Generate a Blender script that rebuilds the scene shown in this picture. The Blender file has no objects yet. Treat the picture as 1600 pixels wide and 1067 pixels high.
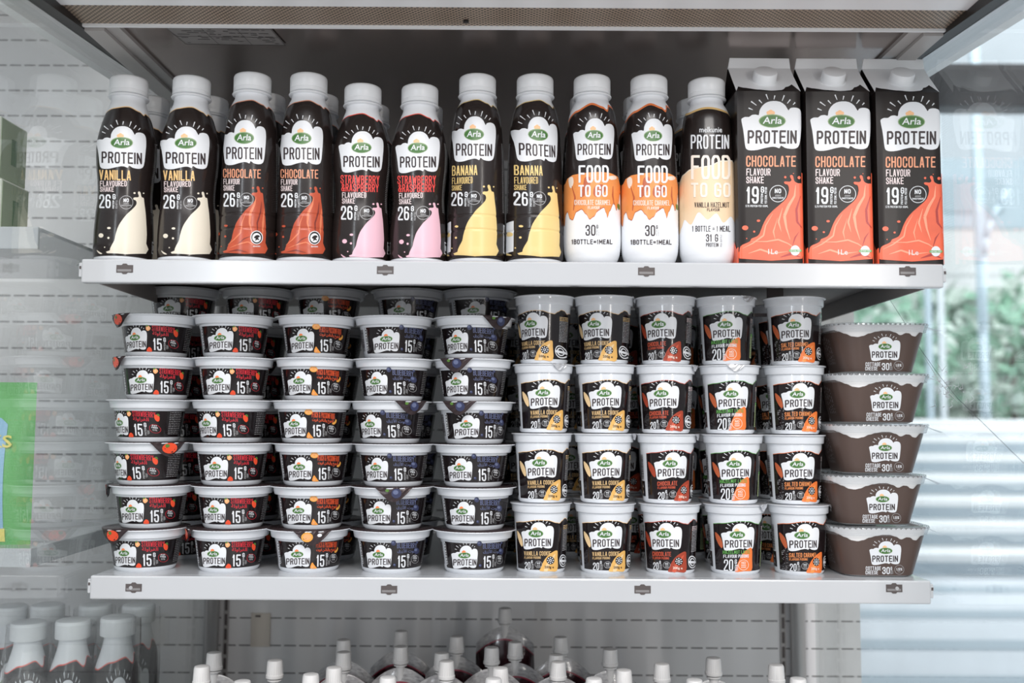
import bpy, bmesh, math, random
from mathutils import Vector, Matrix
from mathutils.geometry import tessellate_polygon
random.seed(7)
PI = math.pi
S = bpy.context.scene
COL = S.collection

# ------------------------------------------------------------------ camera
YC, ZC = -1.0924, 1.25           # camera stands 1.09 m in front of the top shelf's edge
PITCH, ROLL = math.radians(4.5), math.radians(0.35)
FPX = 35.0 / 36.0 * 1600.0
cd = bpy.data.cameras.new('camera'); cam = bpy.data.objects.new('camera', cd); COL.objects.link(cam)
cd.lens = 35.0; cd.sensor_width = 36.0; cd.clip_start = 0.02; cd.clip_end = 200
CM = Matrix.Rotation(PI / 2 + PITCH, 3, 'X') @ Matrix.Rotation(ROLL, 3, 'Z')
cam.matrix_world = Matrix.Translation((0, YC, ZC)) @ CM.to_4x4()
cd.dof.use_dof = True; cd.dof.focus_distance = 1.16; cd.dof.aperture_fstop = 4.0
S.camera = cam
CP = Vector((0, YC, ZC))

# ------------------------------------------------------------------ world, lights, exposure
w = bpy.data.worlds.new('sky'); S.world = w; w.use_nodes = True
nt = w.node_tree; bg = nt.nodes['Background']
tc = nt.nodes.new('ShaderNodeTexCoord'); sx = nt.nodes.new('ShaderNodeSeparateXYZ')
cr = nt.nodes.new('ShaderNodeValToRGB')
nt.links.new(tc.outputs['Generated'], sx.inputs[0]); nt.links.new(sx.outputs['Z'], cr.inputs[0])
nt.links.new(cr.outputs[0], bg.inputs[0])
mp_ = nt.nodes.new('ShaderNodeMapRange'); mp_.inputs[1].default_value = -1; mp_.inputs[2].default_value = 1
nt.links.new(sx.outputs['Z'], mp_.inputs[0]); nt.links.new(mp_.outputs[0], cr.inputs[0])
e_ = cr.color_ramp.elements
e_[0].color = (0.20, 0.185, 0.175, 1); e_[0].position = 0.38
e_[1].color = (0.95, 0.98, 1.04, 1); e_[1].position = 0.82
k_ = e_.new(0.50); k_.color = (0.40, 0.415, 0.44, 1)
k_ = e_.new(0.64); k_.color = (0.47, 0.49, 0.52, 1)
# daylight street beyond the cabinet (+Y), dim shop behind the camera (-Y)
my_ = nt.nodes.new('ShaderNodeMapRange'); my_.inputs[1].default_value = 0.0; my_.inputs[2].default_value = 0.7
nt.links.new(sx.outputs['Y'], my_.inputs[0])
ad_ = nt.nodes.new('ShaderNodeMix'); ad_.data_type = 'RGBA'; ad_.blend_type = 'ADD'; ad_.inputs[7].default_value = (0.44, 0.54, 0.62, 1)
nt.links.new(my_.outputs[0], ad_.inputs[0]); nt.links.new(cr.outputs[0], ad_.inputs[6]); nt.links.new(ad_.outputs[2], bg.inputs[0])
bg.inputs[1].default_value = 1.0

def area(name, loc, target, sx_, sy_, power, color):
    l = bpy.data.lights.new(name, 'AREA'); l.shape = 'RECTANGLE'; l.size = sx_; l.size_y = sy_
    l.energy = power; l.color = color
    o = bpy.data.objects.new(name, l); COL.objects.link(o); o.location = loc
    o.rotation_euler = (Vector(target) - Vector(loc)).to_track_quat('-Z', 'Y').to_euler()
    return o
area('window_light_left', (-1.35, -3.7, 1.75), (0, 0, 1.2), 0.045, 1.9, 22, (0.88, 0.94, 1.0))
area('window_light_right', (1.65, -3.7, 1.75), (0, 0, 1.2), 0.055, 1.9, 27, (1.0, 0.95, 0.90))
area('ceiling_lamp', (0.2, -2.2, 3.0), (0, 0, 1.2), 1.8, 0.9, 50, (1.0, 0.965, 0.94))
area('street_fill', (9, 6.0, 8.5), (9, 16, 2.5), 14, 4, 1500, (0.93, 0.97, 1.0))  # added fill lamp, turned away from the cabinet to brighten the facade outside

S.view_settings.view_transform = 'Standard'; S.view_settings.look = 'None'
S.view_settings.exposure = 0.09; S.view_settings.gamma = 1.0; S.view_settings.use_curve_mapping = False

# ------------------------------------------------------------------ helpers: rays, materials, objects
def ray(px, py):
    return (CM @ Vector(((px - 800) / FPX, (533.5 - py) / FPX, -1))).normalized()
def at_y(px, py, y):
    d = ray(px, py); return CP + d * ((y - YC) / d.y)
def at_z(px, py, z):
    d = ray(px, py); return CP + d * ((z - ZC) / d.z)

MATS = {}
def mat(name, col, rough=0.5, metal=0.0, coat=0.0, noise=0.0, spec=0.5, trans=0.0, emis=None, nscale=60):
    m = bpy.data.materials.new(name); m.use_nodes = True
    b = m.node_tree.nodes['Principled BSDF']
    b.inputs['Base Color'].default_value = (*col, 1); b.inputs['Roughness'].default_value = rough
    b.inputs['Metallic'].default_value = metal; b.inputs['Coat Weight'].default_value = coat
    b.inputs['Specular IOR Level'].default_value = spec; b.inputs['Transmission Weight'].default_value = trans
    b.inputs['Coat Roughness'].default_value = 0.08
    if noise:
        n = m.node_tree.nodes.new('ShaderNodeTexNoise'); n.inputs['Scale'].default_value = nscale
        n.inputs['Detail'].default_value = 4
        t = m.node_tree.nodes.new('ShaderNodeTexCoord'); m.node_tree.links.new(t.outputs['Object'], n.inputs['Vector'])
        mx = m.node_tree.nodes.new('ShaderNodeMix'); mx.data_type = 'RGBA'
        mx.inputs[6].default_value = (*[c * (1 - noise) for c in col], 1)
        mx.inputs[7].default_value = (*[min(1, c * (1 + noise)) for c in col], 1)
        m.node_tree.links.new(n.outputs[0], mx.inputs[0]); m.node_tree.links.new(mx.outputs[2], b.inputs['Base Color'])
        bp = m.node_tree.nodes.new('ShaderNodeBump'); bp.inputs['Strength'].default_value = 0.04; bp.inputs['Distance'].default_value = 0.001
        m.node_tree.links.new(n.outputs[0], bp.inputs['Height']); m.node_tree.links.new(bp.outputs[0], b.inputs['Normal'])
    MATS[name] = m
    return m

def thin_glass(name, tint, ior=1.5, rough=0.0, haze=0.0, hazecol=(0.8, 0.84, 0.86)):
    m = bpy.data.materials.new(name); m.use_nodes = True; nt = m.node_tree
    for n in list(nt.nodes): nt.nodes.remove(n)
    out = nt.nodes.new('ShaderNodeOutputMaterial'); mix = nt.nodes.new('ShaderNodeMixShader')
    fr = nt.nodes.new('ShaderNodeFresnel'); fr.inputs[0].default_value = ior
    tr = nt.nodes.new('ShaderNodeBsdfTransparent'); tr.inputs[0].default_value = (*tint, 1)
    gl = nt.nodes.new('ShaderNodeBsdfGlossy'); gl.inputs['Roughness'].default_value = rough
    ge = nt.nodes.new('ShaderNodeNewGeometry'); mi_ = nt.nodes.new('ShaderNodeMix')      # same index ratio from both faces of the sheet
    mi_.inputs[2].default_value = ior; mi_.inputs[3].default_value = 1 / ior
    nt.links.new(ge.outputs['Backfacing'], mi_.inputs[0]); nt.links.new(mi_.outputs[0], fr.inputs[0])
    nt.links.new(fr.outputs[0], mix.inputs[0]); nt.links.new(gl.outputs[0], mix.inputs[2])
    if haze:
        mh = nt.nodes.new('ShaderNodeMixShader'); df = nt.nodes.new('ShaderNodeBsdfDiffuse')
        df.inputs[0].default_value = (*hazecol, 1); mh.inputs[0].default_value = haze
        ns = nt.nodes.new('ShaderNodeTexNoise'); ns.inputs['Scale'].default_value = 9; ns.inputs['Detail'].default_value = 5
        ma = nt.nodes.new('ShaderNodeMath'); ma.operation = 'MULTIPLY'; ma.inputs[1].default_value = haze * 2
        nt.links.new(ns.outputs[0], ma.inputs[0]); nt.links.new(ma.outputs[0], mh.inputs[0])
        nt.links.new(tr.outputs[0], mh.inputs[1]); nt.links.new(df.outputs[0], mh.inputs[2])
        nt.links.new(mh.outputs[0], mix.inputs[1])
    else:
        nt.links.new(tr.outputs[0], mix.inputs[1])
    nt.links.new(mix.outputs[0], out.inputs[0])
    MATS[name] = m
    return m

mat('white_plastic', (0.73, 0.76, 0.80), 0.18, coat=0.25)
mat('cap_white', (0.90, 0.92, 0.94), 0.32)
mat('bottle_white', (0.87, 0.89, 0.92), 0.30)
mat('clear_bottle', (0.70, 0.72, 0.75), 0.18)
mat('label_black', (0.019, 0.0135, 0.0125), 0.22, coat=0.1)
mat('tub_black', (0.011, 0.0075, 0.0085), 0.16, coat=0.2)
mat('carton_black', (0.016, 0.0115, 0.0105), 0.30, coat=0.0, spec=.35, noise=0.15, nscale=14)
mat('print_white', (0.80, 0.82, 0.85), 0.35)
mat('print_black', (0.035, 0.022, 0.024), 0.4)
mat('print_grey', (0.42, 0.42, 0.43), 0.4)
mat('logo_green', (0.055, 0.17, 0.035), 0.35)
mat('logo_rim', (0.30, 0.42, 0.22), 0.35)
mat('flower_orange', (0.95, 0.55, 0.28), 0.4)
mat('flower_red', (0.95, 0.25, 0.08), 0.4)
mat('vanilla_text', (0.90, 0.58, 0.25), 0.4)
mat('vanilla_cream', (0.84, 0.77, 0.64), 0.3)
mat('choc_text', (0.80, 0.34, 0.20), 0.4)
mat('choc_splash', (0.50, 0.085, 0.038), 0.25, noise=0.3, nscale=55)
mat('choc_light', (0.74, 0.21, 0.10), 0.25)
mat('choc_dark', (0.20, 0.030, 0.020), 0.3)
mat('carton_splash', (0.88, 0.135, 0.062), 0.3, noise=0.25, nscale=40)
mat('carton_light', (0.98, 0.36, 0.22), 0.3)
mat('carton_dark', (0.42, 0.035, 0.030), 0.3)
mat('straw_text', (0.90, 0.085, 0.075), 0.4)
mat('straw_pink', (0.86, 0.53, 0.62), 0.3)
mat('straw_edge', (0.90, 0.12, 0.08), 0.35)
mat('pinkish_white', (0.85, 0.72, 0.72), 0.4)
mat('banana', (0.83, 0.62, 0.26), 0.3)
mat('banana_text', (0.86, 0.62, 0.24), 0.4)
mat('caramel', (0.88, 0.30, 0.085), 0.3, noise=0.25, nscale=40)
mat('caramel_dark', (0.50, 0.115, 0.045), 0.3)
mat('orange_edge', (0.82, 0.21, 0.06), 0.35)
mat('hazel_cream', (0.86, 0.64, 0.42), 0.35, noise=0.1, nscale=40)
mat('peach_white', (0.90, 0.78, 0.68), 0.4)
mat('cream_print', (0.92, 0.82, 0.72), 0.4)
mat('gold_edge', (0.75, 0.50, 0.20), 0.35)
mat('bright_edge', (0.95, 0.62, 0.30), 0.35)
mat('yog_red', (0.62, 0.022, 0.040), 0.35)
mat('yog_orange', (0.80, 0.10, 0.03), 0.35)
mat('yog_blue', (0.11, 0.13, 0.24), 0.35)
mat('fruit_red', (0.85, 0.085, 0.03), 0.3)
mat('fruit_pale', (0.92, 0.42, 0.18), 0.3)
mat('fruit_peach', (0.95, 0.36, 0.06), 0.3)
mat('fruit_passion', (0.82, 0.38, 0.07), 0.3)
mat('fruit_blue', (0.035, 0.042, 0.10), 0.3)
mat('fruit_blue_light', (0.13, 0.155, 0.27), 0.3)
mat('fruit_green', (0.10, 0.22, 0.04), 0.3)
mat('pud_gold', (0.80, 0.46, 0.13), 0.35)
mat('pud_gold_light', (0.86, 0.62, 0.34), 0.35)
mat('pud_gold_text', (0.68, 0.46, 0.22), 0.4)
mat('pud_choc', (0.38, 0.055, 0.025), 0.35)
mat('pud_choc_text', (0.62, 0.10, 0.05), 0.35)
mat('pud_orange', (0.85, 0.20, 0.045), 0.35)
mat('pud_orange_text', (0.85, 0.30, 0.10), 0.35)
mat('pud_green', (0.13, 0.40, 0.09), 0.35)
mat('pud_pale_green', (0.50, 0.62, 0.32), 0.4)
mat('foil_dark', (0.045, 0.030, 0.032), 0.25, metal=0.3)
mat('foil_silver', (0.78, 0.79, 0.82), 0.28, metal=0.7)
mat('cottage_brown', (0.088, 0.057, 0.047), 0.38)
mat('cottage_side', (0.80, 0.80, 0.80), 0.35)
mat('shelf_white', (0.54, 0.555, 0.575), 0.2, coat=0.4, noise=0.015, nscale=30)
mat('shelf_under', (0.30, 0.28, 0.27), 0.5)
mat('slot_dark', (0.085, 0.07, 0.068), 0.5)
mat('slot_grey', (0.22, 0.21, 0.21), 0.4)
mat('steel', (0.50, 0.49, 0.48), 0.35, metal=0.6)
mat('rail_alu', (0.55, 0.55, 0.56), 0.32, metal=0.7)
mat('rail_dark', (0.010, 0.008, 0.008), 0.45)
mat('trim_grey', (0.42, 0.40, 0.39), 0.35)
mat('canopy_white', (0.86, 0.88, 0.90), 0.3)
mat('ceiling_metal', (0.33, 0.275, 0.255), 0.22, metal=0.9)
mat('inner_side', (0.30, 0.28, 0.27), 0.4)
mat('plate_grey', (0.20, 0.19, 0.185), 0.4)
mat('plate_ink', (0.05, 0.045, 0.045), 0.5)
mat('pouch_juice', (0.035, 0.008, 0.012), 0.12, coat=0.6)
mat('pouch_edge', (0.30, 0.02, 0.05), 0.3)
mat('spout_white', (0.72, 0.71, 0.70), 0.35)
mat('green_pack', (0.36, 0.60, 0.34), 0.45)
mat('cream_pack', (0.85, 0.87, 0.74), 0.45)
mat('olive_pack', (0.36, 0.44, 0.26), 0.45)
mat('beige_paper', (0.66, 0.60, 0.53), 0.6)
mat('bag_green', (0.15, 0.48, 0.14), 0.35)
mat('bag_blue', (0.30, 0.52, 0.72), 0.35)
mat('bag_yellow', (0.85, 0.75, 0.20), 0.35)
mat('ground_pale', (0.62, 0.66, 0.70), 0.8, noise=0.08, nscale=2)
mat('ground_stripe', (0.36, 0.43, 0.48), 0.8)
mat('kerb', (0.85, 0.87, 0.88), 0.7)
mat('leaf', (0.30, 0.52, 0.38), 0.6, noise=0.5, nscale=6)
mat('leaf_light', (0.66, 0.84, 0.68), 0.6, noise=0.4, nscale=6)
mat('bark', (0.10, 0.08, 0.06), 0.9)
mat('post_blue', (0.52, 0.63, 0.70), 0.5)
mat('post_white', (0.75, 0.80, 0.84), 0.5)
mat('beam_dark', (0.06, 0.06, 0.065), 0.5)
mat('facade', (0.60, 0.72, 0.80), 0.4)
mat('facade_white', (0.92, 0.93, 0.93), 0.5)
mat('floor_tile', (0.50, 0.48, 0.465), 0.4, noise=0.05, nscale=5)
mat('scratch', (0.80, 0.84, 0.86), 0.5)
mat('crack_line', (0.16, 0.18, 0.19), 0.5)
thin_glass('pane_glass', (0.955, 0.975, 0.97), 1.5, 0.0, 0.05)
thin_glass('clear_plastic', (0.93, 0.94, 0.95), 1.5, 0.08, 0.10)
thin_glass('pouch_clear', (0.85, 0.85, 0.86), 1.45, 0.12, 0.5, (0.75, 0.74, 0.74))
thin_glass('film', (0.97, 0.97, 0.97), 1.35, 0.05, 0.05)

def slotted(name, col, rough, px_, pz_, wx, wz, ox=0.0, oz=0.0, vertical=False, metal=0.0):
    """painted sheet steel with punched slots in rows"""
    m = mat(name, col, rough, metal=metal); nt = m.node_tree; b = nt.nodes['Principled BSDF']
    t = nt.nodes.new('ShaderNodeTexCoord'); s = nt.nodes.new('ShaderNodeSeparateXYZ')
    nt.links.new(t.outputs['Object'], s.inputs[0])
    def mth(op, a, v=None, b2=None):
        n = nt.nodes.new('ShaderNodeMath'); n.operation = op; nt.links.new(a, n.inputs[0])
        if b2 is not None: nt.links.new(b2, n.inputs[1])
        elif v is not None: n.inputs[1].default_value = v
        return n.outputs[0]
    fx = mth('FRACT', mth('MULTIPLY', mth('ADD', s.outputs['X'], 100 * px_ + ox), 1 / px_))
    fz = mth('FRACT', mth('MULTIPLY', mth('ADD', s.outputs['Z'], oz), 1 / pz_))
    a = mth('LESS_THAN', fx, wx); c = mth('LESS_THAN', fz, wz)
    k = mth('MULTIPLY', a, b2=c)
    mx = nt.nodes.new('ShaderNodeMix'); mx.data_type = 'RGBA'
    mx.inputs[6].default_value = (*col, 1); mx.inputs[7].default_value = (0.09, 0.08, 0.08, 1)
    nt.links.new(k, mx.inputs[0]); nt.links.new(mx.outputs[2], b.inputs['Base Color'])
    return m
slotted('back_panel', (0.82, 0.81, 0.81), 0.45, 0.0247, 0.0442, 0.78, 0.045, oz=0.006)

def perforated():
    m = mat('grille_mesh', (0.36, 0.29, 0.22), 0.4, metal=0.2); nt = m.node_tree; b = nt.nodes['Principled BSDF']
    t = nt.nodes.new('ShaderNodeTexCoord'); v = nt.nodes.new('ShaderNodeTexVoronoi')
    mp = nt.nodes.new('ShaderNodeMapping'); mp.inputs['Scale'].default_value = (230, 230, 0.01)
    mp.inputs['Rotation'].default_value = (0, 0, 0.785)
    v.inputs['Randomness'].default_value = 0.0; v.inputs['Scale'].default_value = 1.0
    nt.links.new(t.outputs['Object'], mp.inputs[0]); nt.links.new(mp.outputs[0], v.inputs['Vector'])
    r = nt.nodes.new('ShaderNodeValToRGB'); nt.links.new(v.outputs['Distance'], r.inputs[0])
    r.color_ramp.elements[0].position = 0.30; r.color_ramp.elements[0].color = (0.02, 0.016, 0.014, 1)
    r.color_ramp.elements[1].position = 0.38; r.color_ramp.elements[1].color = (0.42, 0.33, 0.25, 1)
    nt.links.new(r.outputs[0], b.inputs['Base Color'])
perforated()

def mesh_obj(name, verts, faces, mats, fm=None, parent=None, smooth=False, normals=None):
    me = bpy.data.meshes.new(name); me.from_pydata([tuple(v) for v in verts], [], faces)
    if isinstance(mats, str): mats = [mats]
    for m in mats: me.materials.append(MATS[m])
    if fm: me.polygons.foreach_set('material_index', fm)
    if smooth: me.polygons.foreach_set('use_smooth', [True] * len(faces))
    me.update()
    if normals: me.normals_split_custom_set_from_vertices([tuple(n) for n in normals])
    o = bpy.data.objects.new(name, me); COL.objects.link(o)
    if parent: o.parent = parent
    return o

class MB:
    """collects shapes into one mesh"""
    def __init__(s): s.v, s.f, s.m, s.mats = [], [], [], []
    def mi(s, m):
        if m not in s.mats: s.mats.append(m)
        return s.mats.index(m)
    def add(s, vs, fs, m):
        k = len(s.v); s.v += [tuple(v) for v in vs]; i = s.mi(m)
        for f in fs: s.f.append(tuple(k + a for a in f)); s.m.append(i)
    def box(s, x0, x1, y0, y1, z0, z1, m):
        vs = [(x, y, z) for z in (z0, z1) for y in (y0, y1) for x in (x0, x1)]
        s.add(vs, [(0, 2, 3, 1), (4, 5, 7, 6), (0, 1, 5, 4), (2, 6, 7, 3), (0, 4, 6, 2), (1, 3, 7, 5)], m)
    def prism(s, quad, ext, m):
        """quad of 4 points extruded by vector"""
        q = [Vector(p) for p in quad]; e = Vector(ext); n = len(q)
        vs = q + [p + e for p in q]
        fs = [tuple(range(n))[::-1], tuple(range(n, 2 * n))] + [(i, (i + 1) % n, n + (i + 1) % n, n + i) for i in range(n)]
        s.add(vs, fs, m)
    def tube(s, p, q, r0, r1, m, n=12):
        p, q = Vector(p), Vector(q); d = (q - p).normalized(); a = d.orthogonal().normalized(); b = d.cross(a)
        vs = [c + (a * math.cos(2 * PI * i / n) + b * math.sin(2 * PI * i / n)) * r for c, r in ((p, r0), (q, r1)) for i in range(n)]
        fs = [(i, (i + 1) % n, n + (i + 1) % n, n + i) for i in range(n)] + [tuple(range(n))[::-1], tuple(range(n, 2 * n))]
        s.add(vs, fs, m)
    def build(s, name, parent=None, smooth=False, bevel=0):
        o = mesh_obj(name, s.v, s.f, s.mats, s.m, parent, smooth)
        if bevel:
            bm = bmesh.new(); bm.from_mesh(o.data)
            bmesh.ops.recalc_face_normals(bm, faces=bm.faces)
            bmesh.ops.bevel(bm, geom=[e for e in bm.edges if e.calc_length() > bevel * 3], offset=bevel, segments=2, affect='EDGES', profile=0.5)
            bm.to_mesh(o.data); bm.free()
        return o

def lathe_mesh(name, prof, m, n=64, parent=None, close=True, ribs=None):
    """prof: list of (r, z) bottom to top"""
    vs, fs = [], []
    for (r, z) in prof:
        for i in range(n):
            a = 2 * PI * i / n
            rr = r
            if ribs and ribs[0] <= z <= ribs[1]: rr = r + ribs[2] * (1 if i % 2 else -1)
            vs.append((rr * math.sin(a), -rr * math.cos(a), z))
    for k in range(len(prof) - 1):
        for i in range(n):
            j = (i + 1) % n
            fs.append((k * n + i, k * n + j, (k + 1) * n + j, (k + 1) * n + i))
    if close:
        fs.append(tuple(range(n))[::-1]); fs.append(tuple(range((len(prof) - 1) * n, len(prof) * n)))
    o = mesh_obj(name, vs, fs, m, None, parent, False)
    o.data.polygons.foreach_set('use_smooth', [len(p.vertices) == 4 for p in o.data.polygons])
    try: o.data.set_sharp_from_angle(angle=math.radians(42))
    except Exception: pass
    return o

def tag(o, label=None, cat=None, group=None, kind=None):
    if label: o['label'] = label
    if cat: o['category'] = cat
    if group: o['group'] = group
    if kind: o['kind'] = kind
    return o
def empty(name, loc=(0, 0, 0), rz=0.0):
    o = bpy.data.objects.new(name, None); COL.objects.link(o); o.location = loc; o.rotation_euler = (0, 0, rz)
    o.empty_display_size = 0.02
    return o
KIDS = {}
def kids(o):
    return [c for c in KIDS.get(o.name, [])]
def reg(root):
    """remember the children of a finished prototype"""
    for o in COL.objects:
        if o.parent: KIDS.setdefault(o.parent.name, [])
    def walk(p):
        KIDS[p.name] = [c for c in COL.objects if c.parent == p]
        for c in KIDS[p.name]: walk(c)
    walk(root)
def dup(root):
    c = root.copy(); COL.objects.link(c)
    KIDS[c.name] = []
    for ch in kids(root):
        d = ch.copy(); COL.objects.link(d); d.parent = c; KIDS[c.name].append(d); KIDS[d.name] = []
        for g in kids(ch):
            e = g.copy(); COL.objects.link(e); e.parent = d; KIDS[d.name].append(e); KIDS[e.name] = []
    return c
USED = set()
def place(proto, loc, rz, label, cat, group=None):
    o = proto if proto.name not in USED else dup(proto)
    USED.add(proto.name); USED.add(o.name)
    o.location = loc; o.rotation_euler = (0, 0, rz)
    o['label'] = label; o['category'] = cat
    if group: o['group'] = group
    elif 'group' in o: del o['group']
    return o

# ------------------------------------------------------------------ curved surfaces that carry the printed labels
class Lathe:
    def __init__(s, prof):                 # prof: [(z, r)] increasing z; monotone cubic
        s.z = [p[0] for p in prof]; s.r = [p[1] for p in prof]; n = len(prof)
        d = [(s.r[i + 1] - s.r[i]) / (s.z[i + 1] - s.z[i]) for i in range(n - 1)]
        m = [d[0]] + [(d[i - 1] + d[i]) / 2 if d[i - 1] * d[i] > 0 else 0 for i in range(1, n - 1)] + [d[-1]]
        s.m = m
    def R(s, z):
        return s.R0(z) - sum(.0007 * math.exp(-((z - g) / .0011) ** 2) for g in s.grooves)
    def R0(s, z):
        Z = s.z
        if z <= Z[0]: return s.r[0]
        if z >= Z[-1]: return s.r[-1]
        i = 0
        while Z[i + 1] < z: i += 1
        h = Z[i + 1] - Z[i]; t = (z - Z[i]) / h
        return ((2*t**3-3*t*t+1)*s.r[i] + (t**3-2*t*t+t)*h*s.m[i] + (-2*t**3+3*t*t)*s.r[i+1] + (t**3-t*t)*h*s.m[i+1])
    def pt(s, a, z, off):
        r = s.R(z) + off; return Vector((r * math.sin(a), -r * math.cos(a), z))
    def nrm(s, a, z):
        k = (s.R(z + .0005) - s.R(z - .0005)) / .001
        return Vector((math.sin(a), -math.cos(a), -k)).normalized()
    da, dz = 0.09, 0.002
    grooves = ()
    def inv(s, o, d):
        z = 0.1 if s.z[-1] > .1 else .03
        for it in range(26):
            r = s.R0(z)
            A = d.x * d.x + d.y * d.y; B = o.x * d.x + o.y * d.y; C = o.x * o.x + o.y * o.y - r * r
            D = B * B - A * C
            t = (-B - math.sqrt(D)) / A if D > 0 else -B / A
            zn = o.z + t * d.z; z = zn if it < 2 else (z + zn) / 2
        x, y = o.x + t * d.x, o.y + t * d.y
        return math.atan2(x, -y), z
    def body(s, lo=None, hi=None, step=0.0012):
        lo = s.z[0] if lo is None else lo; hi = s.z[-1] if hi is None else hi
        n = max(2, int((hi - lo) / step)); return [(s.R(lo + (hi - lo) * i / n), lo + (hi - lo) * i / n) for i in range(n + 1)]

class Rect:
    """tapered box with rounded vertical corners; a runs along the outline from the middle of the front"""
    def __init__(s, hx, hy, z0, z1, tx=0.0, ty=0.0, rc=0.005):
        s.hx0, s.hy0, s.z0, s.z1, s.tx, s.ty, s.rc = hx, hy, z0, z1, tx, ty, rc
        s.da, s.dz = 0.0025, 0.02
    def h(s, z): return s.hx0 + s.tx * (z - s.z0), s.hy0 + s.ty * (z - s.z0)
    def per(s): 
        return 2 * (2 * (s.hx0 - s.rc) + 2 * (s.hy0 - s.rc)) + 2 * PI * s.rc
    def _pt(s, a, z):
        P = s.per(); hx, hy = s.hx0, s.hy0; rc = s.rc
        sg = 1
        a = (a + P / 2) % P - P / 2
        if a < 0: sg, a = -1, -a
        segs = [hx - rc, PI / 2 * rc, 2 * (hy - rc), PI / 2 * rc, hx - rc]
        if a <= segs[0]: x, y, nx, ny = a, -hy, 0, -1
        else:
            a -= segs[0]
            if a <= segs[1]:
                q = a / rc; x, y, nx, ny = hx - rc + rc * math.sin(q), -hy + rc - rc * math.cos(q), math.sin(q), -math.cos(q)
            else:
                a -= segs[1]
                if a <= segs[2]: x, y, nx, ny = hx, -hy + rc + a, 1, 0
                else:
                    a -= segs[2]
                    if a <= segs[3]:
                        q = a / rc; x, y, nx, ny = hx - rc + rc * math.cos(q), hy - rc + rc * math.sin(q), math.cos(q), math.sin(q)
                    else:
                        a -= segs[3]; x, y, nx, ny = hx - rc - a, hy, 0, 1
        Hx, Hy = s.h(z)
        return x * sg * Hx / hx, y * Hy / hy, nx * sg, ny
    def pt(s, a, z, off):
        x, y, nx, ny = s._pt(a, z); return Vector((x + nx * off, y + ny * off, z))
    def nrm(s, a, z):
        x, y, nx, ny = s._pt(a, z); return Vector((nx, ny, -s.ty if abs(ny) > .5 else -s.tx)).normalized()
    def inv(s, o, d):
        z = (s.z0 + s.z1) / 2
        for _ in range(6):
            Hx, Hy = s.h(z); t = (-Hy - o.y) / d.y; z = o.z + t * d.z
        return (o.x + t * d.x) * s.hx0 / s.h(z)[0], z

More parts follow.
